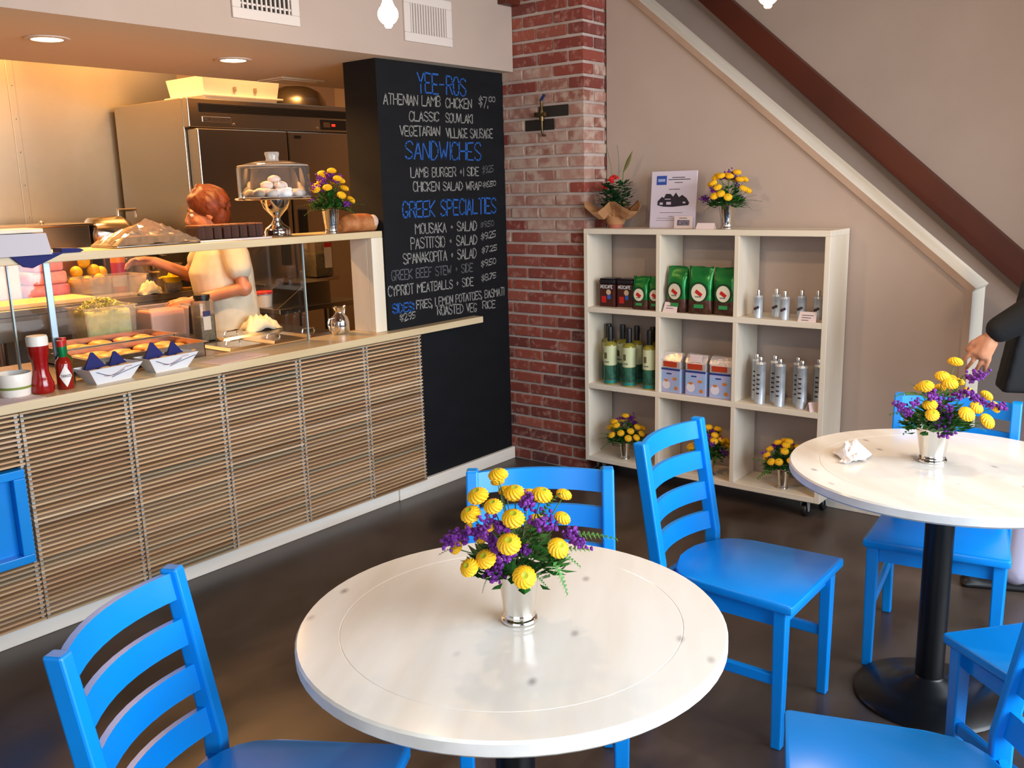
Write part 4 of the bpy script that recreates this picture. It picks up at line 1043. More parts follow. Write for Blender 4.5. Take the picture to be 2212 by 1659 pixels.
bn = thing('storage_bin', 'white plastic storage bin with lid on top of the fridge', 'bin', (3.88, 5.58, 2.195))
MB().loft([[(-0.28, -0.19, 0.014), (0.28, -0.19, 0.014), (0.28, 0.19, 0.014), (-0.28, 0.19, 0.014)], [(-0.30, -0.21, 0.16), (0.30, -0.21, 0.16), (0.30, 0.21, 0.16), (-0.30, 0.21, 0.16)]]).build('tub', m_wplastic, bn)
MB().box(-0.32, 0.32, -0.23, 0.23, 0.0, 0.014, 0.004).box(-0.315, 0.315, -0.225, 0.225, 0.034, 0.046, 0.004).build('rim', m_wplastic, bn)
for x in (-0.06, 0.10): MB().box(x-0.012, x+0.012, -0.2105, -0.204, 0.075, 0.105, 0.003).build('handle_slot', pbr('slot_grey', '#9a8a74', 0.6), bn)
bw = thing('mixing_bowl', 'large upturned steel mixing bowl on top of the fridge', 'bowl', (4.455, 5.55, 2.195))
MB().lathe([(0.225, 0.0), (0.235, 0.004), (0.225, 0.010), (0.21, 0.06), (0.17, 0.12), (0.10, 0.155), (0, 0.162)], 36).build('shell', m_steel, bw, True, 60)
MB().lathe([(0.225, 0.001), (0.238, 0.004), (0.225, 0.009)], 36).build('rolled_rim', m_satin, bw, True)

# worktable along the back, with shelf below
wt = thing('worktable', 'stainless steel worktable in front of the steel wall', 'table', (2.2, 5.35, 0))
MB().box(-1.3, 0.955, -0.45, 0.70, 1.022, 1.060, 0.004).build('top', m_steel, wt)
MB().box(-1.3, 0.955, -0.448, -0.44, 0.90, 1.022).build('apron', m_steel, wt)
MB().box(-1.3, 0.95, -0.40, 0.66, 0.52, 0.55, 0.004).build('lower_shelf', m_steel, wt)
for x in (-1.2, -0.2, 0.85):
    for y in (-0.38, 0.62): MB().lathe([(0.02, 0.0), (0.02, 1.03)], 12, at=(x, y, 0)).build('leg', m_steel, wt, True)
# griddle unit with raised back on the table's far edge
gd = thing('griddle', 'low steel griddle with bright top rim at the back left of the kitchen', 'griddle', (2.35, 5.74, 1.060))
MB().box(-0.9, 0.50, -0.14, 0.26, 0.0, 0.385, 0.004).build('housing', m_steel, gd)
MB().box(-0.92, 0.52, -0.16, 0.28, 0.385, 0.402, 0.004).build('rim', m_satin, gd)
MB().lathe([(0, 0), (0.014, 0), (0.016, 0.012), (0.01, 0.02), (0, 0.022)], 12, at=(0.28, 0.0, 0.402)).build('knob', m_satin, gd, True)
sl_ = thing('slicer', 'silver domed food slicer beside the griddle', 'slicer', (3.015, 5.66, 1.060))
MB().box(-0.12, 0.13, -0.10, 0.12, 0, 0.24, 0.01).build('base', m_steel, sl_)
MB().loft([[(x, math.cos(a)*0.10*k, 0.24+0.09*k2+math.sin(a)*0.10*k2) for a in [2*PI*i/20 for i in range(20)]] for x, k, k2 in ((-0.15, 0.7, 0.75), (-0.13, 0.95, 1.0), (0.06, 1.0, 1.05), (0.12, 0.7, 0.85), (0.14, 0.35, 0.6))]).build('motor_cover', m_satin, sl_, True, 50)
MB().tube([(0.05, -0.02, 0.42), (0.05, -0.02, 0.47), (0.17, -0.02, 0.47), (0.17, -0.02, 0.42)], 0.010, 8).build('handle', m_satin, sl_, True)

# pots, jars and food on the worktable
def pot(x, y, z, r, h, label):
    t = thing('stock_pot', label, 'pot', (x, y, z), 0, 'steel stock pots')
    MB().lathe([(0, 0), (r-0.006, 0), (r, 0.008), (r, h-0.006), (r+0.006, h), (r-0.004, h-0.003), (r-0.006, 0.012), (0, 0.012)], 36).build('body', m_steel, t, True, 50)
    MB().lathe([(r+0.001, h-0.012), (r+0.007, h-0.004), (r+0.005, h+0.002)], 36).build('rim', m_satin, t, True)
    for sx in (-1, 1): MB().tube([(sx*r, -0.05, h*0.75), (sx*(r+0.035), -0.045, h*0.75), (sx*(r+0.035), 0.045, h*0.75), (sx*r, 0.05, h*0.75)], 0.005, 8).build('handle', m_satin, t, True)
pot(3.045, 5.40, 1.06, 0.112, 0.245, 'larger steel stock pot at the back of the worktable')
pot(3.055, 5.12, 1.06, 0.085, 0.150, 'smaller steel pot in front of the larger one, behind the yellow juicer')
t = thing('spray_can', 'orange spray can with white cap and pink label among the lemons', 'can', (2.845, 5.30, 1.060))
MB().lathe([(0, 0), (0.040, 0), (0.041, 0.006), (0.041, 0.200), (0.034, 0.212), (0, 0.212)], 24).build('body', pbr('orange_can', '#e07a10', 0.3), t, True, 50)
MB().lathe([(0, 0.210), (0.030, 0.210), (0.030, 0.232), (0.026, 0.236), (0, 0.236)], 20).build('cap', m_wplastic, t, True, 50)
MB().lathe([(0.0418, 0.10), (0.0418, 0.17)], 24).build('pink_label', pbr('pink_label', '#b8264a', 0.4), t, True)
MB().lathe([(0.0416, 0.03), (0.0416, 0.095)], 24).build('white_label', pbr('white_label', '#d8cfc6', 0.4), t, True)
def tub(name, x, y, z, w, d, h, label, m=None, group=None, cat='container', rotz=0):
    t = thing(name, label, cat, (x, y, z), rotz, group)
    k = 0.92; e = 0.003
    mb = MB()
    O = [(-w/2*k, -d/2*k), (w/2*k, -d/2*k), (w/2*k, d/2*k), (-w/2*k, d/2*k)]; Tp = [(-w/2, -d/2), (w/2, -d/2), (w/2, d/2), (-w/2, d/2)]
    mb.loft([[(*p, 0.0) for p in O], [(*p, h) for p in Tp]], False)
    mb.quad(*[(*p, 0.0005) for p in O])
    mb.build('walls', m or m_plastic, t)
    rim = MB()
    for (a0, a1, b0, b1) in ((-w/2-0.008, w/2+0.008, -d/2-0.008, -d/2), (-w/2-0.008, w/2+0.008, d/2, d/2+0.008), (-w/2-0.008, -w/2, -d/2, d/2), (w/2, w/2+0.008, -d/2, d/2)): rim.box(a0, a1, b0, b1, h-0.004, h)
    rim.build('rim', m_plastic if m is None else m, t)
    return t
tub('clear_bin', 2.68, 5.10, 1.060, 0.34, 0.20, 0.115, 'clear plastic bin in front of the lemons on the worktable')
tub('lemon_tub', 2.64, 5.32, 1.060, 0.24, 0.18, 0.10, 'clear plastic tub holding the heap of lemons')
LEM = MB().ball((0, 0, 0), (0.038, 0.034, 0.034), 18, 12).ball((0.038, 0, 0), (0.007, 0.008, 0.008), 8, 6).mesh('lemon', True, None)
m_lemon = pbr('lemon', '#e8bb22', 0.45, c2='#dca818', scale=30, bump=0.2, bscale=90)
LABL = ('lemon at the lower left of the heap', 'lemon at the bottom middle of the heap', 'lemon at the lower right of the heap', 'lemon on the left of the second layer', 'lemon on the right of the second layer', 'topmost lemon of the heap', 'lemon at the far right edge of the heap', 'lemon at the front of the heap')
for i, (x, y, z, a) in enumerate(((2.575, 5.30, 1.135, 0.3), (2.645, 5.29, 1.137, 1.2), (2.715, 5.31, 1.135, 2.0), (2.600, 5.32, 1.192, 0.8), (2.695, 5.31, 1.195, 2.6), (2.650, 5.32, 1.248, 1.6), (2.752, 5.33, 1.178, 0.4), (2.700, 5.26, 1.142, 1.0))):
    tag(put('lemon', LEM, m_lemon, None, (x, y, z), (0.3*i, 0.2*i, a)), LABL[i], 'lemon', 'lemons on the worktable')
jc = thing('juicer', 'bright yellow plastic citrus juicer on the worktable', 'juicer', (2.988, 4.962, 1.060))
m_jy = pbr('yellow_plastic', '#f3cf00', 0.35)
MB().lathe([(0, 0.055), (0.045, 0.055), (0.062, 0.085), (0.066, 0.088), (0.058, 0.088), (0.040, 0.070), (0, 0.068)], 24).build('bowl', m_jy, jc, True, 50)
rg = []
for l, rad in ((0.068, 0.034), (0.09, 0.030), (0.115, 0.018), (0.132, 0.004)):
    rg.append([((rad*(1+0.14*math.cos(6*a)))*math.cos(a), (rad*(1+0.14*math.cos(6*a)))*math.sin(a), l) for a in [2*PI*k/36 for k in range(36)]])
MB().loft(rg).build('reamer', m_jy, jc, True)
MB().box(-0.085, -0.055, -0.010, 0.010, 0.080, 0.088, 0.002).box(0.055, 0.085, -0.010, 0.010, 0.080, 0.088, 0.002).build('ears', m_jy, jc)
MB().lathe([(0, 0), (0.048, 0), (0.050, 0.045), (0.044, 0.058), (0, 0.058)], 20).build('cup', m_plastic, jc, True)
def crumple(name, x, y, z, w, d, h, m, label, cat, seed, n=14, rotz=0.0):
    rr = random.Random(seed); mb = MB(); g = [[None]*n for _ in range(n)]
    for i in range(n):
        for j in range(n):
            u, v = i/(n-1)*2-1, j/(n-1)*2-1
            q = max(0, 1-(abs(u)**2.2+abs(v)**2.2)*0.95)
            g[i][j] = mb.bm.verts.new((u*w/2*(1+0.1*math.sin(4*v+seed)), v*d/2*(1+0.1*math.sin(5*u)), 0.002+h*q**0.6*(0.66+0.20*math.sin(5*u+3*v+seed)+0.14*math.sin(11*u-7*v+2*seed))+rr.uniform(0, h*0.2)*q))
    for i in range(n-1):
        for j in range(n-1): mb.bm.faces.new((g[i][j], g[i+1][j], g[i+1][j+1], g[i][j+1]))
    o = tag(mb.build(name, m, None, True, None, (x, y, z), rotz), label, cat)
    sm = o.modifiers.new('thick', 'SOLIDIFY'); sm.thickness = 0.002; sm.offset = 1
    return o
crumple('dish_towel', 2.828, 4.945, 1.060, 0.14, 0.08, 0.075, pbr('cream_cloth', '#d9c89a', 0.9), 'crumpled cream cloth on the worktable left of the juicer', 'towel', 2)
tag(MB().box(1.90, 2.495, 4.92, 5.19, 1.060, 1.085, 0.006).build('cutting_board', pbr('cream_board', '#e6c489', 0.5), None), 'pale cutting board lying along the worktable edge', 'cutting board')
# wrapped red meat packs behind the glass
m_meat = pbr('wrapped_meat', '#c9504e', 0.35, c2='#d99a8c', scale=14)
for i, (x, y, z, w, h, mm, lab) in enumerate(((2.385, 5.285, 1.060, 0.24, 0.085, pbr('pink_meat', '#d08a86', 0.35, c2='#c86a70', scale=16), 'lower pack of pink wrapped meat behind the glass'), (2.385, 5.285, 1.146, 0.22, 0.07, m_meat, 'middle pack of red wrapped meat behind the glass'), (2.395, 5.285, 1.217, 0.17, 0.06, pbr('deep_pink_meat', '#c65560', 0.35, c2='#d88a84', scale=16), 'top pack of red wrapped meat behind the glass'))):
    mb = MB(); mb.box(-w/2, w/2, -0.08, 0.08, 0, h, 0.018)
    tag(mb.build('meat_pack', mm, None, True, 60, (x, y, z)), lab, 'meat', 'stacked meat packs')
tag(MB().box(-0.20, 0.20, -0.10, 0.10, 0, 0.30, 0.01).build('cardboard_carton', pbr('tan_card', '#cf9a78', 0.7, c2='#d8b0a0', scale=4), None, loc=(2.055, 5.35, 1.060)), 'pinkish tan carton at the far left of the worktable', 'carton')
t = thing('serving_tongs', 'pair of small wooden-handled tools by the pots on the worktable', 'tool', (3.085, 4.965, 1.060), 0.4)
for k in (0, 1): MB().box(-0.04, 0.02, -0.012+k*0.03, 0.004+k*0.03, 0, 0.014, 0.003).build('wooden_handle', pbr('tool_wood', '#c9922c', 0.5), t); MB().box(0.02, 0.06, -0.010+k*0.03, 0.002+k*0.03, 0.002, 0.010, 0.002).build('dark_blade', m_bplastic, t)

# steam table right behind the ledge
stt = thing('steam_table', 'steel steam table behind the counter ledge', 'steam table', (2.2, 3.95, 0))
MB().box(-1.1, 0.985, -0.325, 0.30, 0.86, 0.893, 0.003).build('top', m_steel, stt)
MB().box(-1.1, 0.985, -0.32, 0.295, 0.12, 0.86).build('cabinet', m_steel, stt)
for x in (-1.0, 0.88):
    for y in (-0.25, 0.25): MB().lathe([(0.02, 0), (0.02, 0.12)], 10, at=(x, y, 0)).build('leg', m_bplastic, stt)
m_chick = pbr('roast_chicken', '#e8a048', 0.45, c2='#d07a34', scale=22, bump=0.5, bscale=40)
def food_pan(x0, x1, y0, y1, z, h, label, food, fm, seed):
    t = thing('food_pan', label, 'pan', ((x0+x1)/2, (y0+y1)/2, z), 0, 'steel food pans')
    w, d = x1-x0, y1-y0
    mb = MB()
    mb.box(-w/2, w/2, -d/2, -d/2+0.004, 0, h).box(-w/2, w/2, d/2-0.004, d/2, 0, h).box(-w/2, -w/2+0.004, -d/2, d/2, 0, h).box(w/2-0.004, w/2, -d/2, d/2, 0, h).box(-w/2, w/2, -d/2, d/2, 0, 0.004)
    mb.build('pan_body', m_steel, t)
    rm = MB()
    for (a0, a1, b0, b1) in ((-w/2-0.014, w/2+0.014, -d/2-0.014, -d/2), (-w/2-0.014, w/2+0.014, d/2, d/2+0.014), (-w/2-0.014, -w/2, -d/2, d/2), (w/2, w/2+0.014, -d/2, d/2)): rm.box(a0, a1, b0, b1, h-0.003, h, 0.001)
    rm.build('rim', m_satin, t)
    rr = random.Random(seed)
    i = 0
    for gx in range(food[0]):
        for gy in range(food[1]):
            cx_ = -w/2+(gx+0.5)*w/food[0]+rr.uniform(-0.012, 0.012); cy_ = -d/2+(gy+0.5)*d/food[1]+rr.uniform(-0.01, 0.01)
            mb = MB().ico((0, 0, 0), (w/food[0]*0.52, d/food[1]*0.55, 0.018), 2, 0.10)
            f = tag(mb.build('chicken_piece', fm, None, True, None, (t.location.x+max(-w/2+0.06, min(w/2-0.06, cx_)), t.location.y+max(-d/2+0.05, min(d/2-0.05, cy_)), z+h-0.032+rr.uniform(-0.003, 0.004))), 'golden roasted chicken piece lying in the '+('front' if seed == 1 else 'rear')+' food pan behind the glass', 'chicken', 'chicken pieces in the %s pan' % ('front' if seed == 1 else 'rear'))
            f.rotation_euler = (0, 0, rr.uniform(-0.5, 0.5)); i += 1
    return t
food_pan(1.80, 2.33, 3.66, 3.95, 0.893, 0.072, 'steel food pan of roasted chicken nearest the glass', (5, 3), m_chick, 1)
food_pan(1.85, 2.38, 3.985, 4.235, 0.893, 0.076, 'steel food pan of roasted chicken in the second row', (5, 3), m_chick, 2)
for i, (x0, x1, y0, y1, lab) in enumerate(((2.45, 2.68, 3.655, 3.93, 'steel pan lid nearest the chicken pan'), (2.70, 2.90, 3.655, 3.93, 'steel pan lid in the middle of the row by the oil can'), (2.92, 3.12, 3.655, 3.93, 'steel pan lid nearest the wooden post'), (2.62, 2.88, 3.955, 4.20, 'steel pan lid in the rear row before the white towel'))):
    t = thing('pan_lid', lab, 'lid', ((x0+x1)/2, (y0+y1)/2, 0.893), 0, 'steel pan lids')
    w, d = (x1-x0)/2-0.006, (y1-y0)/2-0.006
    MB().loft([[(-w, -d, 0), (w, -d, 0), (w, d, 0), (-w, d, 0)], [(-w, -d, 0.004), (w, -d, 0.004), (w, d, 0.004), (-w, d, 0.004)], [(-w+0.02, -d+0.02, 0.014), (w-0.02, -d+0.02, 0.014), (w-0.02, d-0.02, 0.014), (-w+0.02, d-0.02, 0.014)]]).build('plate', m_satin, t)
    MB().tube([(-0.04, 0, 0.013), (-0.035, 0, 0.03), (0.035, 0, 0.03), (0.04, 0, 0.013)], 0.004, 8).build('handle', m_satin, t, True)
# lettuce and pink tubs at the rear of the steam table
tub('lettuce_tub', 2.245, 4.385, 0.893, 0.26, 0.17, 0.20, 'clear tub heaped with shredded lettuce')
tub('pink_tub', 2.555, 4.385, 0.893, 0.22, 0.17, 0.165, 'clear tub of pale pink sauce beside the lettuce')
tag(MB().box(2.1, 2.7, 4.28, 4.49, 0.865, 0.893, 0.003).build('rear_rail_shelf', m_steel, None), 'narrow steel shelf carrying the lettuce tub', 'shelf')
for x in (2.12, 2.68): MB().box(x-0.01, x+0.01, 4.37, 4.39, 0, 0.865).build('shelf_leg', m_steel, bpy.data.objects['rear_rail_shelf'])
tag(MB().box(2.46, 2.65, 4.315, 4.455, 0.898, 1.04, 0.01).build('pink_sauce', pbr('pink_sauce', '#d8987c', 0.4, c2='#cf8870', scale=9), None), 'pale pink sauce filling its clear tub', 'sauce')
rr = random.Random(21); mb = MB()
mb.box(2.135, 2.355, 4.315, 4.455, 0.898, 1.075, 0.01)
for k in range(420):
    a = rr.uniform(0, 2*PI); q = rr.random()**0.5; x = 2.245+0.118*q*math.cos(a); y = 4.385+0.078*q*math.sin(a); z = 1.072+0.055*(1-q*q)+rr.uniform(-0.004, 0.010)
    d = Vector((rr.uniform(-1, 1), rr.uniform(-1, 1), rr.uniform(-0.3, 0.5))).normalized(); l = rr.uniform(0.012, 0.03); s_ = d.cross(Vector((0, 0, 1))).normalized()*0.003
    c = Vector((x, y, z)); mb.quad(c-d*l/2-s_, c+d*l/2-s_, c+d*l/2+s_, c-d*l/2+s_)
o = mb.build('shredded_lettuce', pbr('lettuce', '#c9c463', 0.5, c2='#a3ad4a', scale=30), None); o['label'] = 'heap of shredded pale green lettuce in its tub'; o['category'] = 'lettuce'; o['kind'] = 'stuff'
# jar with black lid, towel, red-lid tub, steel hopper, seasoning jar
t = thing('seasoning_jar', 'clear square jar with black lid on the steam table', 'jar', (2.600, 4.075, 0.893))
MB().box(-0.043, 0.043, -0.043, 0.043, 0.002, 0.205, 0.012).build('jar_body', thin_glass('jar_plastic', (0.95, 0.9, 0.8), 0.06, 1.45, 0.12, (0.8, 0.7, 0.55)), t, True)
MB().box(-0.038, 0.038, -0.038, 0.038, 0.006, 0.125, 0.008).build('contents', pbr('pepper', '#7a6a4c', 0.8, c2='#5a4a34', scale=90), t)
MB().lathe([(0.036, 0.203), (0.036, 0.212), (0.040, 0.214), (0.040, 0.232), (0, 0.234)], 24).build('lid', m_bplastic, t, True)
MB().box(-0.030, 0.012, -0.0446, -0.0434, 0.06, 0.155).build('label_print', pbr('jar_label', '#cfc3b4', 0.5), t)
MB().box(-0.030, 0.012, -0.0452, -0.0444, 0.128, 0.155).build('label_top', pbr('jar_navy', '#1f2458', 0.5), t)
crumple('white_towel', 2.985, 4.155, 0.893, 0.21, 0.13, 0.085, pbr('white_cloth', '#e2d9bd', 0.9), 'crumpled white towel behind the pan lids', 'towel', 4)
t = thing('sauce_cup', 'small white tub with red lid by the steel hopper', 'tub', (3.30, 4.52, 0.960))
MB().lathe([(0, 0), (0.038, 0), (0.045, 0.075), (0, 0.075)], 24).build('cup', m_wplastic, t, True); MB().lathe([(0, 0.075), (0.049, 0.075), (0.049, 0.088), (0.045, 0.092), (0, 0.09)], 24).build('lid', m_red, t, True, 50)
pb = thing('prep_bench', 'low steel prep bench behind the pan lids', 'bench', (3.20, 4.44, 0))
MB().box(0.04, 0.65, -0.13, 0.25, 0.93, 0.960, 0.004).build('top', m_steel, pb)
for x in (0.08, 0.6): MB().box(x-0.02, x+0.02, 0.05, 0.09, 0, 0.93).build('leg', m_steel, pb)
hp = thing('fry_hopper', 'slanted stainless steel fry hopper left of the wooden post', 'hopper', (3.48, 4.36, 0.960))
MB().prism([(-0.23, 0), (0.16, 0), (0.16, 0.125), (-0.02, 0.125)], 'y', -0.022, -0.016).build('side_plate', m_steel, hp); MB().prism([(-0.23, 0), (0.16, 0), (0.16, 0.125), (-0.02, 0.125)], 'y', 0.216, 0.222).build('side_plate', m_steel, hp)
MB().box(0.156, 0.162, -0.016, 0.216, 0, 0.125).build('end_plate', m_steel, hp); MB().box(-0.02, 0.16, -0.022, 0.222, 0.125, 0.131).build('top_plate', m_steel, hp)
tag(MB().box(3.30, 3.90, 4.78, 5.0, 1.04, 1.06, 0.003).build('wall_bracket_shelf', m_steel, None), 'small steel shelf carrying the herb jar in front of the fridge', 'shelf')
for x in (3.34, 3.86): MB().box(x-0.012, x+0.012, 4.87, 4.90, 0, 1.04).build('shelf_leg', m_steel, bpy.data.objects['wall_bracket_shelf'])
t = thing('herb_jar', 'clear square jar of herbs with red lid right of the sneeze guard', 'jar', (3.78, 4.46, 1.092))
t.location = (3.99, 4.86, 1.06)
bpy.data.objects['wall_bracket_shelf'].location = (0.20, -0.0, 0.0)
MB().box(-0.075, 0.075, -0.07, 0.07, 0.002, 0.245, 0.015).build('jar_body', MATS['jar_plastic'], t, True)
MB().box(-0.068, 0.068, -0.063, 0.063, 0.006, 0.16, 0.01).build('herbs', pbr('dried_herbs', '#8a8446', 0.8, c2='#6a6a34', scale=60), t)
MB().lathe([(0.062, 0.243), (0.066, 0.246), (0.066, 0.268), (0, 0.270)], 24).build('lid', m_red, t, True)
MB().box(0.0, 0.060, -0.0725, -0.0705, 0.06, 0.225).build('label_print', pbr('jar_label', '#cfc3b4', 0.5), t)
MB().box(0.0, 0.060, -0.0735, -0.0722, 0.195, 0.225).build('label_top', m_red, t)

# ---- things standing on the ledge
ZL = 0.905
t = thing('oil_can', 'small polished steel oil pourer with flared neck on the ledge', 'pourer', (3.035, 3.575, ZL))
t.location = (3.06, 3.595, ZL); t.location.y = 3.588
MB().lathe([(0, 0), (0.043, 0), (0.047, 0.006), (0.047, 0.060), (0.040, 0.085), (0.020, 0.105), (0.019, 0.112), (0.036, 0.135), (0.034, 0.136), (0.015, 0.112), (0, 0.108)], 32).build('body', m_chrome, t, True, 50)
MB().tube([(-0.035, 0, 0.088), (-0.068, 0, 0.082), (-0.076, 0, 0.055), (-0.066, 0, 0.025), (-0.044, 0, 0.022)], 0.005, 8).build('handle', m_chrome, t, True)
MB().tube([(0.040, 0.02, 0.055), (0.062, 0.03, 0.135)], [0.005, 0.005], 8).build('stirrer', m_wplastic, t, True)
t = thing('ketchup_bottle', 'red ketchup squeeze bottle with white cap on the ledge', 'bottle', (1.515, 3.462, ZL))
prof = [(0, 0), (0.036, 0), (0.040, 0.006), (0.040, 0.035), (0.033, 0.055), (0.028, 0.075), (0.027, 0.10), (0.029, 0.125), (0.034, 0.145), (0.036, 0.165), (0.036, 0.178), (0, 0.178)]
MB().lathe(prof, 28).build('body', pbr('ketchup', '#8f0d0c', 0.15, spec=0.6), t, True, 60)
MB().lathe([(0, 0.177), (0.037, 0.177), (0.037, 0.205), (0.034, 0.213), (0, 0.215)], 28).build('cap', m_wplastic, t, True, 50)
def hot_sauce(x, y, label, lc_, rz):
    t = thing('hot_sauce_bottle', label, 'bottle', (x, y, ZL), rz, 'hot sauce bottles')
    MB().lathe([(0, 0), (0.027, 0), (0.030, 0.004), (0.030, 0.095), (0.024, 0.110), (0.012, 0.122), (0.011, 0.128), (0, 0.128)], 24).build('body', lc_, t, True, 50)
    MB().lathe([(0.0125, 0.120), (0.0135, 0.122), (0.0135, 0.162), (0, 0.162)], 18).build('neck_foil', pbr('green_neck', '#13824a', 0.3, 0.4), t, True)
    MB().lathe([(0, 0.160), (0.0145, 0.160), (0.0145, 0.183), (0, 0.184)], 18).build('cap', m_red, t, True)
    rings = []
    for k in range(9):
        a = -PI/2-0.75+1.5*k/8
        hh = 0.041*(1-abs(k-4)/4.0)+0.001
        c_, s_ = math.cos(a), math.sin(a)
        rings.append([(0.0306*c_, 0.0306*s_, 0.052-hh), (0.0312*c_, 0.0312*s_, 0.052-hh), (0.0312*c_, 0.0312*s_, 0.052+hh), (0.0306*c_, 0.0306*s_, 0.052+hh)])
    lb = MB().loft(rings).build('diamond_label', m_paper, t)
    lettering('TABASCO', (-0.017, 0.057, 0.017, 0.057, -0.017, 0.048, 0.017, 0.048), 0.0018, lambda u, v, d: (u, -math.sqrt(max(1e-6, 0.0316**2-u*u)), v), 0.0).build('lettering', pbr('label_grey', '#7a7474', 0.6), lb)
hot_sauce(1.600, 3.462, 'red hot sauce bottle with diamond label beside the ketchup', pbr('hot_sauce', '#8a1a10', 0.12, spec=0.6), -0.3)
hot_sauce(1.638, 3.530, 'green hot sauce bottle half hidden behind the red one', pbr('green_sauce', '#4a4a14', 0.12, spec=0.6), -0.2)
t = thing('ramekin', 'white round dish with green band at the ledge by the ketchup', 'dish', (1.430, 3.495, ZL))
MB().lathe([(0, 0), (0.048, 0), (0.052, 0.006), (0.062, 0.082), (0.060, 0.086), (0.056, 0.082), (0.047, 0.010), (0, 0.010)], 32).build('dish', m_wplastic, t, True, 60)
MB().lathe([(0.0562, 0.030), (0.0574, 0.039)], 32).build('green_band', pbr('olive_band', '#7a8a3a', 0.5), t, True)
m_boat = pbr('paper_boat', '#d9dbe2', 0.6)
def boat(x, y, rz, label, seed):
    t = thing('food_boat', label, 'food tray', (x, y, ZL), rz, 'paper food boats')
    bt = [(-0.075, -0.032), (0.075, -0.032), (0.075, 0.032), (-0.075, 0.032)]; tp = [(-0.115, -0.058), (0.115, -0.058), (0.115, 0.058), (-0.115, 0.058)]
    zz = [0.062, 0.062, 0.062, 0.062]
    mb = MB(); mb.loft([[(*p, 0.001) for p in bt], [(*p, z_) for p, z_ in zip(tp, zz)]], False); mb.quad(*[(*p, 0.001) for p in bt])
    o = mb.build('tray', m_boat, t); o.modifiers.new('thick', 'SOLIDIFY').thickness = 0.0015
    # swoosh print on the front panel
    for k, (c0, c1, c2_, mm) in enumerate(((-0.09, 0.028, 0.020, 'print_navy'), (-0.06, 0.018, 0.012, 'print_rose'), (-0.02, 0.034, 0.010, 'print_navy'))):
        mb = MB(); prev = None
        for i in range(11):
            u = i/10; xx = c0+0.13*u; zz_ = 0.052-0.030*math.sin(PI*u*0.9+k)*0.8 if k != 2 else 0.02+0.03*u
            zz_ = max(0.008, min(0.055, zz_)); yy = -0.032-(0.026)*(zz_/0.062)-0.0022
            p_ = Vector((xx*(0.65+0.35*zz_/0.062), yy, zz_))
            if prev is not None: mb.quad(prev-Vector((0, 0, 0.0012)), p_-Vector((0, 0, 0.0012)), p_+Vector((0, 0, 0.0012)), prev+Vector((0, 0, 0.0012)))
            prev = p_
        mb.build('swoosh_print', pbr(mm, '#2a2f55' if 'navy' in mm else '#a8787a', 0.6), t)
    rr = random.Random(seed)
    for k in range(4):
        tag(MB().ico((0, 0, 0), (0.036, 0.020, 0.012), 2, 0.08).build('pita_piece', pbr('pita', '#dcb48c', 0.7, c2='#c89a6c', scale=40), None, True, None, (x+(-0.066+0.045*k)*math.cos(rz), y-0.012+(-0.066+0.045*k)*math.sin(rz), ZL+0.046+0.003*(k % 2)), rz+rr.uniform(-0.4, 0.4)),
            'piece of pale pita bread in the %s paper boat' % ('left' if seed == 1 else 'right'), 'bread', 'pita pieces in the boats')
    for k, (u, l, tl_) in enumerate(((-0.045, 0.068, 0.0), (0.05, 0.058, 0.25))):
        n_ = tag(MB().hexa([Vector(p) for p in ((-0.052, -0.006, 0), (-0.044, 0.006, 0.004), (-0.010, -0.004, 0), (-0.006, 0.004, 0.004), (-0.012, 0.0, l), (-0.008, 0.004, l+0.002), (0.052, -0.006, 0), (0.046, 0.006, 0.004))][:0] or [Vector(p) for p in ((-0.048, -0.008, 0.0), (-0.012, 0.000, l), (-0.046, 0.006, 0.0), (-0.010, 0.004, l), (0.050, -0.010, 0.0), (0.000, -0.002, l*0.98), (0.048, 0.004, 0.0), (0.000, 0.002, l))]).build('napkin_fold', m_navy, None, loc=(x+u*math.cos(rz), y+0.02+u*math.sin(rz), ZL+0.05), rotz=rz+tl_),
                 'navy folded napkin, %s one in the %s paper boat' % (('left', 'right')[k], 'left' if seed == 1 else 'right'), 'napkin', 'navy napkins in the boats')
boat(1.770, 3.462, 0.10, 'white paper boat with blue napkins, nearer the ketchup', 1)
boat(2.030, 3.478, 0.06, 'white paper boat with blue napkins, nearer the paper menu', 2)
for (x, y, rz, lab) in ((2.33, 3.445, 0.15, 'white paper menu lying flat on the ledge beside the food boats'), (1.335, 3.425, 0.1, 'white paper menu lying flat at the left end of the ledge')):
    o = tag(MB().box(-0.14, 0.14, -0.07, 0.07, 0, 0.0012).build('paper_menu', m_pink, None, loc=(x, y, ZL+0.0004), rotz=rz), lab, 'paper', 'paper menus')
    for k in range(6): MB().box(-0.11, 0.06+0.01*(k % 3), 0.05-0.018*k, 0.054-0.018*k, 0.0012, 0.0016).build('print_line', pbr('print_faint', '#a39aa6', 0.7), o)

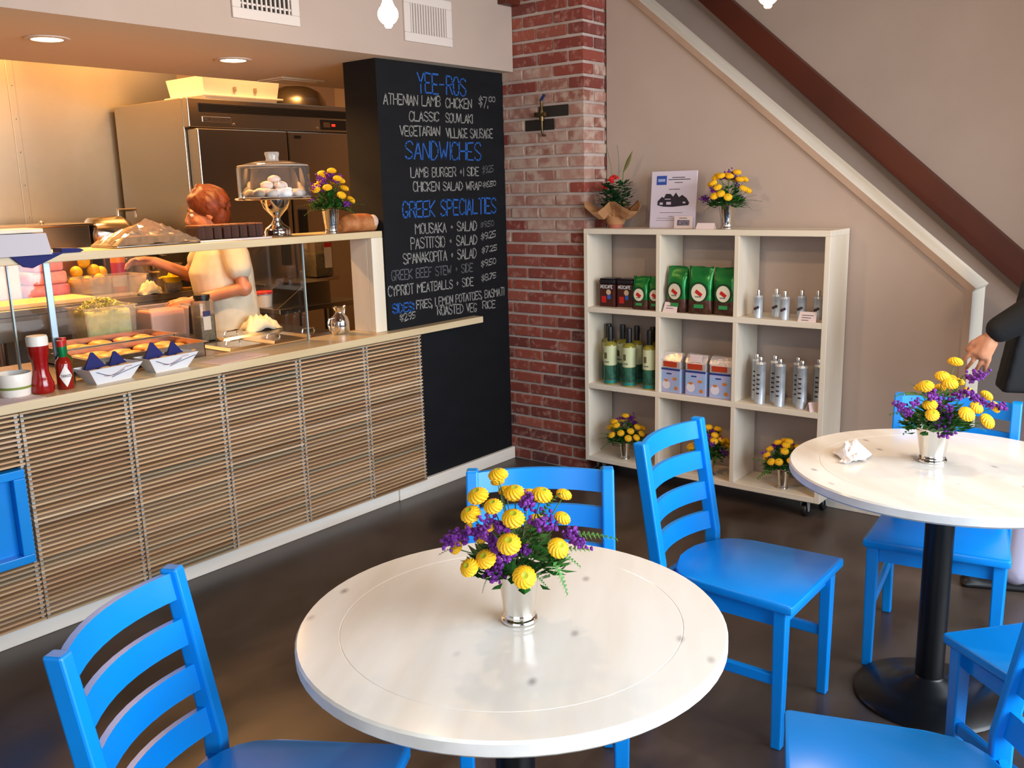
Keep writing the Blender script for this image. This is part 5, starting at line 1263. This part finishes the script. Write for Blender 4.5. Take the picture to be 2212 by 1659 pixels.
# ---- things on the serving shelf (top z = 1.410)
ZS = 1.410
cs = thing('cake_stand', 'silver pedestal cake stand under a clear dome', 'cake stand', (2.700, 3.560, ZS))
MB().lathe([(0, 0), (0.062, 0), (0.065, 0.004), (0.060, 0.010), (0.062, 0.022), (0.055, 0.040), (0.030, 0.058), (0.017, 0.075), (0.017, 0.088), (0.032, 0.105), (0.055, 0.130), (0.068, 0.160), (0.07, 0.166), (0, 0.168)], 40).build('pedestal', m_chrome, cs, True, 60)
MB().lathe([(0, 0.166), (0.176, 0.168), (0.180, 0.172), (0.178, 0.178), (0.165, 0.175), (0, 0.174)], 48).build('plate', m_chrome, cs, True, 60)
dm = thing('cake_dome', 'clear plastic dome with knob over the sugared cookies', 'dome', (2.700, 3.560, ZS+0.176))
MB().lathe([(0.162, 0.0), (0.162, 0.135), (0.155, 0.145), (0.08, 0.162), (0.034, 0.166)], 48).build('cover', thin_glass('dome_plastic', (0.97, 0.97, 0.96), 0.03, 1.5, 0.05, (0.85, 0.85, 0.85)), dm, True, 60)
MB().lathe([(0.161, 0.0), (0.165, 0.002), (0.161, 0.006)], 48).lathe([(0.158, 0.138), (0.160, 0.142), (0.154, 0.146)], 48).build('dome_edge', thin_glass('dome_rim', (0.9, 0.9, 0.88), 0.05, 1.6, 0.35, (0.85, 0.82, 0.78)), dm, True)
MB().lathe([(0.030, 0.165), (0.028, 0.176), (0.033, 0.198), (0.030, 0.204), (0, 0.205)], 24).build('knob', MATS['dome_rim'], dm, True, 50)
rr = random.Random(31)
m_sug = pbr('powdered_sugar', '#d3c3bc', 0.95, c2='#e2d6d0', scale=30, bump=0.4, bscale=60)
spots = [(0.115*math.cos(a), 0.115*math.sin(a), 0.0) for a in [2*PI*k/11 for k in range(11)]]+[(0.062*math.cos(a), 0.062*math.sin(a), 0.006) for a in [2*PI*k/6+0.3 for k in range(6)]]+[(0.04*math.cos(a), 0.04*math.sin(a), 0.036) for a in [2*PI*k/4 for k in range(4)]]+[(0.0, 0.0, 0.062)]
CK = MB().ico((0, 0, 0), (0.031, 0.026, 0.020), 2, 0.07).mesh('sugar_cookie', True, None)
for i, (dx, dy, dz) in enumerate(spots):
    o = put('sugar_cookie', CK, m_sug, None, (2.70+dx, 3.56+dy, ZS+0.176+0.020+dz), rr.uniform(0, 6))
    lay = ('bottom ring', 'inner bottom ring', 'second layer', 'very top')[0 if i < 11 else 1 if i < 17 else 2 if i < 21 else 3]
    tag(o, 'sugar-dusted cookie in the %s of the heap under the dome' % lay if lay != 'very top' else 'sugar-dusted cookie at the very top of the heap under the dome', 'cookie', 'sugar cookies, '+lay)
t = thing('bread_loaf', 'brown floury bread loaf at the right end of the serving shelf', 'bread', (3.135, 3.640, ZS))
lr = []
for u, k in ((-0.115, 0.3), (-0.105, 0.75), (-0.07, 0.98), (0.0, 1.0), (0.06, 0.98), (0.095, 0.9), (0.108, 0.6)):
    lr.append([(u, 0.062*k*math.cos(a), 0.0+max(0.0, 0.052*k+0.052*k*math.copysign(abs(math.sin(a))**0.8, math.sin(a)))) for a in [2*PI*i/20 for i in range(20)]])
t.location = (3.138, 3.502, ZS); t.scale = (0.95, 0.9, 0.86)
lo_ = MB().loft(lr).build('crust', pbr('bread_crust', '#9a5424', 0.7, c2='#b87a48', scale=16, bump=0.3, bscale=40), t, True, 60)
MB().ball((0.082, -0.030, 0.055), (0.030, 0.034, 0.040), 16, 10).build('floury_patch', pbr('flour_patch', '#c9a898', 0.9), t, True)
# foil-wrapped tray and brownie slices
m_wrap = thin_glass('cling_wrap', (0.93, 0.9, 0.86), 0.08, 1.5, 0.22, (0.62, 0.5, 0.38))
tr = thing('wrapped_tray', 'tray of food under a peaked sheet of cling film on the serving shelf', 'tray', (2.055, 3.575, ZS))
MB().box(-0.185, 0.175, -0.10, 0.11, 0, 0.010, 0.004).build('tray_base', m_satin, tr)
rr = random.Random(9); mb = MB(); n = 15; g = [[None]*n for _ in range(n)]
for i in range(n):
    for j in range(n):
        u, v_ = i/(n-1)*2-1, j/(n-1)*2-1
        pk = max(0.0, 1-max(abs(u-0.05*0), abs(v_)))
        g[i][j] = mb.bm.verts.new((u*0.190, v_*0.108, 0.010+0.098*pk**0.9+0.006*math.sin(9*u+4*v_)*(1-abs(u))+rr.uniform(-0.003, 0.003)*(pk > 0)))
for i in range(n-1):
    for j in range(n-1): mb.bm.faces.new((g[i][j], g[i+1][j], g[i+1][j+1], g[i][j+1]))
mb.build('cling_film', m_wrap, tr)
for k in range(8): MB().box(-0.03, 0.03, -0.03, 0.03, 0, 0.03, 0.006).build('pastry', pbr('pastry', '#6a4526', 0.7, c2='#8a6236', scale=30), tr, loc=(-0.105+0.07*(k % 4), -0.035+0.07*(k//4), 0.010), rotz=0.1*k)
pl = tag(MB().box(2.235, 2.600, 3.47, 3.66, ZS, ZS+0.008, 0.003).build('serving_plate', pbr('white_plate', '#c9c6cc', 0.3), None), 'flat white plate under the row of brown cake slices', 'plate')
m_cake = pbr('brown_cake', '#2a1008', 0.8, c2='#42200f', scale=30, bump=0.5, bscale=50)
for k in range(8):
    c = tag(MB().box(-0.019, 0.019, -0.045, 0.045, 0, 0.056, 0.005).build('cake_slice', m_cake, None, loc=(2.268+0.043*k, 3.555, ZS+0.0085), rotz=R.uniform(-0.12, 0.12)), 'dark brown cake slice, %s along the white plate' % ('leftmost', 'second from the left', 'third from the left', 'fourth from the left', 'fourth from the right', 'third from the right', 'second from the right', 'rightmost')[k], 'cake', 'brown cake slices')
    MB().box(-0.0175, 0.0175, -0.043, 0.043, 0.056, 0.062, 0.002).build('crumb_top', pbr('cake_top', '#8a5230', 0.8), c)
wb = thing('paper_box', 'white paper carton overhanging the left end of the serving shelf', 'box', (1.475, 3.50, ZS))
MB().hexa([Vector(p) for p in ((-0.30, -0.085, 0.0), (-0.30, -0.075, 0.080), (-0.30, 0.10, 0.0), (-0.30, 0.09, 0.080), (0.115, -0.085, 0.0), (0.105, -0.075, 0.076), (0.115, 0.10, 0.0), (0.105, 0.09, 0.076))]).build('carton', pbr('carton_white', '#b9b4bd', 0.7), wb)
MB().box(-0.30, 0.10, -0.07, 0.085, 0.079, 0.093, 0.003).build('carton_lid', m_pine, wb)
ncl = tag(MB().prism([(1.44, ZS+0.004), (1.645, ZS+0.004), (1.60, ZS-0.014), (1.52, ZS-0.046), (1.49, ZS-0.040), (1.455, ZS-0.006)], 'y', 3.428, 3.438).build('navy_napkin', m_navy, None), 'navy napkin hanging over the shelf edge below the paper carton', 'napkin')
n2 = tag(MB().prism([(1.632, ZS), (1.700, ZS), (1.715, ZS+0.006), (1.70, ZS+0.014), (1.632, ZS+0.018)], 'y', 3.43, 3.50).build('navy_napkin', m_navy, None), 'folded navy napkin lying just right of the paper carton', 'napkin')

# ================================================================== PEOPLE
def capsule_chain(mb, pts, rad, n=14):
    mb.tube(pts, rad, n)
    for p, r in ((pts[0], rad[0]), (pts[-1], rad[-1])): mb.ball(p, r, 12, 8)
    for p, r in zip(pts[1:-1], rad[1:-1]): mb.ball(p, r*0.99, 12, 8)
def ell_ring(c, a, b, n=24, tilt=0.0):
    return [(c[0]+a*math.cos(2*PI*k/n), c[1]+b*math.sin(2*PI*k/n), c[2]+tilt*b*math.sin(2*PI*k/n)) for k in range(n)]
def remeshed(o, vox, it=4):
    m = o.modifiers.new('skin', 'REMESH'); m.mode = 'VOXEL'; m.voxel_size = vox; m.use_smooth_shade = True
    s = o.modifiers.new('smooth', 'SMOOTH'); s.iterations = it; s.factor = 0.5
    return o
def hand(mb, wrist, dirv, palm_n, curl=0.5, side=1):
    """palm with four unequal fingers and a thumb leaving its side"""
    d = Vector(dirv).normalized(); nrm = Vector(palm_n).normalized(); s = d.cross(nrm).normalized()*side
    w = Vector(wrist)
    capsule_chain(mb, [w, w+d*0.045, w+d*0.080], [0.024, 0.027, 0.024], 12)
    for k in (-1, 0, 1): capsule_chain(mb, [w+d*0.03+s*0.016*k, w+d*0.085+s*0.022*k], [0.017, 0.014], 10)
    for k, (off, l) in enumerate(((-0.032, 0.066), (-0.011, 0.078), (0.011, 0.072), (0.031, 0.055))):
        b = w+d*0.086+s*off; df = (d+s*off*6.0).normalized(); p1 = b+(df*math.cos(curl*0.5)+nrm*math.sin(curl*0.5))*l*0.45; p2 = p1+(df*math.cos(curl*1.3)+nrm*math.sin(curl*1.3))*l*0.32; p3 = p2+(df*math.cos(curl*2.0)+nrm*math.sin(curl*2.0))*l*0.25
        capsule_chain(mb, [b, p1, p2, p3], [0.0092, 0.0086, 0.0080, 0.0070], 8)
    b = w+d*0.025-s*0.024; capsule_chain(mb, [b, b+d*0.035-s*0.022+nrm*0.008, b+d*0.065-s*0.026+nrm*0.018], [0.013, 0.0105, 0.0085], 8)
def head(mb, c, h=0.225, fwd=(0, 1, 0), tilt=0.0):
    """skull, jaw, nose, lips, brow, ears around centre c, facing local +y"""
    T = Matrix.Translation(Vector(c)) @ Matrix.Rotation(-tilt, 4, 'X'); Q = T.to_3x3()
    def P(*p): return T @ Vector(p)
    mb.ball(P(0, -0.012, 0.030), (0.074, 0.094, 0.086), 24, 16, Q)
    mb.ball(P(0, 0.020, -0.030), (0.060, 0.070, 0.082), 20, 14, Q)
    mb.ball(P(0, 0.060, -0.088), (0.026, 0.022, 0.020), 12, 8, Q)
    capsule_chain(mb, [P(0, 0.086, 0.012), P(0, 0.104, -0.022), P(0, 0.098, -0.030)], [0.009, 0.014, 0.015], 10)
    mb.ball(P(0, 0.085, -0.056), (0.022, 0.010, 0.006), 10, 6, Q); mb.ball(P(0, 0.083, -0.066), (0.020, 0.010, 0.007), 10, 6, Q)
    for sx in (-1, 1):
        mb.ball(P(sx*0.030, 0.074, 0.022), (0.022, 0.012, 0.007), 10, 6, Q)
        mb.ball(P(sx*0.073, -0.010, -0.010), (0.010, 0.020, 0.032), 10, 8, Q)
        mb.ball(P(sx*0.036, 0.062, -0.028), (0.022, 0.018, 0.020), 10, 6, Q)
    return T
def eyes(T, parent):
    for sx in (-1, 1):
        e = MB().ball((0, 0, 0), 0.0115, 14, 10).build('eye', pbr('eye_white', '#e8e2da', 0.2), parent, True, None, T @ Vector((sx*0.030, 0.0755, 0.004)))
        MB().ball((0, 0.0085, 0), (0.0055, 0.004, 0.0055), 10, 8).build('iris', pbr('iris_brown', '#3a2416', 0.2), e, True)
        MB().box(-0.016, 0.016, -0.004, 0.004, -0.003, 0.003, 0.002).build('eyebrow', pbr('brow_hair', '#5a3018', 0.8), parent, True, None, T @ Vector((sx*0.031, 0.084, 0.030)))
# ---- the cook, seen from her left side, leaning to the worktable
wm = thing('person', 'cook with short auburn hair in a white t-shirt reaching over the worktable', 'person', (2.967, 4.420, 0), math.radians(152)-PI/2)
mb = MB()
HT = head(mb, (0, 0.062, 1.515), tilt=0.20)
capsule_chain(mb, [(0, 0.040, 1.46), (0, 0.0, 1.38)], [0.050, 0.056], 16)
tors = [((0, -0.02, 0.88), 0.175, 0.135), ((0, -0.02, 1.00), 0.170, 0.140), ((0, 0.0, 1.10), 0.165, 0.150), ((0, 0.01, 1.20), 0.172, 0.155), ((0, -0.005, 1.30), 0.175, 0.125), ((0, -0.01, 1.37), 0.150, 0.085), ((0, 0.0, 1.42), 0.075, 0.06)]
mb.loft([ell_ring(*q) for q in tors])
ARM_N = [(-0.175, -0.04, 1.345), (-0.225, -0.075, 1.12), (-0.165, 0.180, 1.062)]
ARM_F = [(0.175, 0.03, 1.335), (0.235, 0.165, 1.175), (0.19, 0.335, 1.255)]
capsule_chain(mb, ARM_N, [0.056, 0.045, 0.028]); capsule_chain(mb, ARM_F, [0.056, 0.045, 0.028])
hand(mb, (-0.165, 0.185, 1.061), (0.25, 0.95, -0.15), (0.6, 0, -0.8), 0.5, 1)
hand(mb, (0.19, 0.345, 1.26), (-0.2, 0.9, 0.05), (-0.5, 0, -0.85), 0.5, -1)
for sx in (-1, 1):
    capsule_chain(mb, [(sx*0.095, -0.02, 0.88), (sx*0.10, 0.01, 0.49), (sx*0.10, -0.03, 0.09)], [0.098, 0.062, 0.042])
    capsule_chain(mb, [(sx*0.10, -0.05, 0.045), (sx*0.105, 0.05, 0.035), (sx*0.108, 0.13, 0.028)], [0.040, 0.036, 0.026])
remeshed(mb.build('body', m_skin, wm), 0.0055, 3)
eyes(HT, wm)
mb = MB()
mb.loft([ell_ring((c[0], c[1], c[2]), a+0.014, b+0.016) for c, a, b in [((0, -0.02, 0.86), 0.188, 0.150)]+tors[1:6]]+[ell_ring((0, -0.005, 1.405), 0.085, 0.068)])
capsule_chain(mb, [ARM_N[0], (-0.205, -0.06, 1.225)], [0.072, 0.068]); capsule_chain(mb, [ARM_F[0], (0.21, 0.10, 1.25)], [0.072, 0.068])
remeshed(mb.build('tshirt', pbr('white_cotton', '#e4dac2', 0.9, c2='#d9cdb2', scale=14, bump=0.2, bscale=9), wm), 0.009, 6)
mb = MB()
mb.loft([ell_ring((0, -0.02, 0.80), 0.19, 0.150), ell_ring((0, -0.02, 0.99), 0.180, 0.155)])
for sx in (-1, 1): capsule_chain(mb, [(sx*0.095, -0.02, 0.86), (sx*0.10, 0.01, 0.49), (sx*0.10, -0.03, 0.10)], [0.112, 0.080, 0.066])
remeshed(mb.build('jeans', pbr('denim', '#1c2338', 0.8), wm), 0.010, 4)
for sx in (-1, 1):
    mb = MB(); capsule_chain(mb, [(sx*0.10, -0.055, 0.046), (sx*0.105, 0.05, 0.042), (sx*0.108, 0.135, 0.036)], [0.046, 0.044, 0.035]); mb.box(sx*0.105-0.045, sx*0.105+0.045, -0.10, 0.17, 0, 0.022, 0.008)
    remeshed(mb.build('shoe', m_bplastic, wm), 0.008, 3)
def hair(T, m, parent, length=0.06):
    rr = random.Random(4); mb = MB(); Q = T.to_3x3()
    mb.ball(T @ Vector((0, -0.026, 0.046)), (0.092, 0.106, 0.098), 24, 16, Q)
    mb.ball(T @ Vector((0, -0.060, -0.020)), (0.080, 0.068, 0.090), 20, 14, Q)
    mb.ball(T @ Vector((0, 0.030, 0.078)), (0.066, 0.050, 0.040), 16, 10, Q)
    for sx in (-1, 1): mb.ball(T @ Vector((sx*0.070, -0.030, 0.035)), (0.026, 0.055, 0.065), 14, 10, Q)
    for k in range(150):
        a = rr.uniform(0, 2*PI); e = rr.uniform(-0.3, 1.5)
        if math.sin(a)*math.cos(e) > 0.55 and e < 0.75: continue
        p = T @ Vector((0.092*math.cos(a)*math.cos(e), -0.030+0.104*math.sin(a)*math.cos(e), 0.040+0.098*math.sin(e)))
        t2 = Vector((math.cos(a)*math.sin(e)*0.6, math.sin(a)*math.sin(e)*0.6-0.5, -math.cos(e))).normalized()
        mb.tube([p-(Q @ t2)*0.03, p+(Q @ t2)*0.005*rr.random(), p+(Q @ t2)*0.034], [0.004, 0.010, 0.003], 6)
    o = mb.build('hair', m, parent); remeshed(o, 0.0060, 6); return o
hair(HT, pbr('auburn_hair', '#56240f', 0.5, c2='#74371a', scale=40, stretch=(3, 1, 0.5), bump=0.3, bscale=120), wm)
# ---- passer-by at the right edge, black jacket and pale trousers
ps = thing('person', 'passer-by in a black jacket and pale lavender trousers at the right edge', 'person', (4.025, 0.560, 0), math.radians(112)-PI/2)
mb = MB()
HT2 = head(mb, (0, 0.035, 1.585), tilt=0.05)
capsule_chain(mb, [(0, 0.015, 1.52), (0, -0.01, 1.42)], [0.052, 0.058], 16)
tors2 = [((0, -0.01, 0.90), 0.165, 0.120), ((0, -0.01, 1.02), 0.150, 0.112), ((0, 0.0, 1.14), 0.158, 0.115), ((0, 0.0, 1.28), 0.175, 0.118), ((0, -0.01, 1.38), 0.160, 0.090), ((0, -0.01, 1.44), 0.075, 0.06)]
mb.loft([ell_ring(*q) for q in tors2])
A2 = [(-0.195, 0.0, 1.395), (-0.24, 0.105, 1.150), (-0.205, 0.275, 1.030)]
A3 = [(0.185, -0.02, 1.385), (0.225, -0.10, 1.12), (0.20, -0.02, 0.90)]
capsule_chain(mb, A2, [0.052, 0.042, 0.027]); capsule_chain(mb, A3, [0.052, 0.042, 0.027])
hand(mb, A2[2], (0.05, 0.40, -0.91), (0.95, -0.10, -0.05), 0.38, 1); hand(mb, A3[2], (0, 0.1, -1), (-0.9, 0, 0), 0.4, -1)
LG = (([(-0.095, 0.0, 0.88), (-0.10, 0.075, 0.48), (-0.10, 0.11, 0.09)], 0.0), ([(0.095, -0.01, 0.88), (0.10, -0.03, 0.48), (0.10, -0.16, 0.09)], -0.06))
for pts, _ in LG:
    capsule_chain(mb, pts, [0.092, 0.058, 0.040]); f = Vector(pts[-1])
    capsule_chain(mb, [f+Vector((0, -0.03, -0.045)), f+Vector((0, 0.07, -0.055)), f+Vector((0, 0.15, -0.062))], [0.038, 0.034, 0.025])
remeshed(mb.build('body', m_skin, ps), 0.0052, 3)
eyes(HT2, ps)
m_jk = pbr('black_jacket', '#0c0b0d', 0.8)
mb = MB()
mb.loft([ell_ring((0, 0.0, 0.80), 0.225, 0.170), ell_ring((0, -0.01, 0.95), 0.205, 0.155)]+[ell_ring(c, a+0.018, b+0.020) for c, a, b in tors2[1:5]]+[ell_ring((0, -0.01, 1.455), 0.085, 0.070)])
capsule_chain(mb, [A2[0], A2[1], (-0.208, 0.255, 1.050)], [0.080, 0.074, 0.050]); capsule_chain(mb, A3, [0.070, 0.060, 0.042])
mb.loft([[(-0.16, y0, z), (-0.02, y0+0.01, z), (-0.02, y1+0.01, z), (-0.16, y1, z)] for y0, y1, z in ((0.06, 0.15, 1.22), (0.07, 0.185, 1.0), (0.12, 0.215, 0.80))])
remeshed(mb.build('jacket', m_jk, ps), 0.009, 5)
mb = MB(); mb.loft([ell_ring((0, -0.005, 0.82), 0.180, 0.135), ell_ring((0, -0.01, 1.0), 0.165, 0.125)])
for pts, _ in LG: capsule_chain(mb, pts, [0.100, 0.085, 0.075])
remeshed(mb.build('trousers', pbr('lavender_cotton', '#b7b0c6', 0.85), ps), 0.010, 5)
for pts, _ in LG:
    f = Vector(pts[-1]); mb = MB(); g_ = f+Vector((0, 0, -0.05))
    capsule_chain(mb, [g_+Vector((0, -0.035, 0.006)), g_+Vector((0, 0.07, 0.0)), g_+Vector((0, 0.155, -0.008))], [0.045, 0.042, 0.033])
    mb.box(g_.x-0.045, g_.x+0.045, g_.y-0.085, g_.y+0.19, f.z-0.09 if f.z < 0.1 else f.z-0.09, f.z-0.068, 0.008)
    remeshed(mb.build('shoe', m_bplastic, ps), 0.008, 3)
hair(HT2, pbr('dark_hair', '#2a1a10', 0.6, bump=0.5, bscale=50), ps)
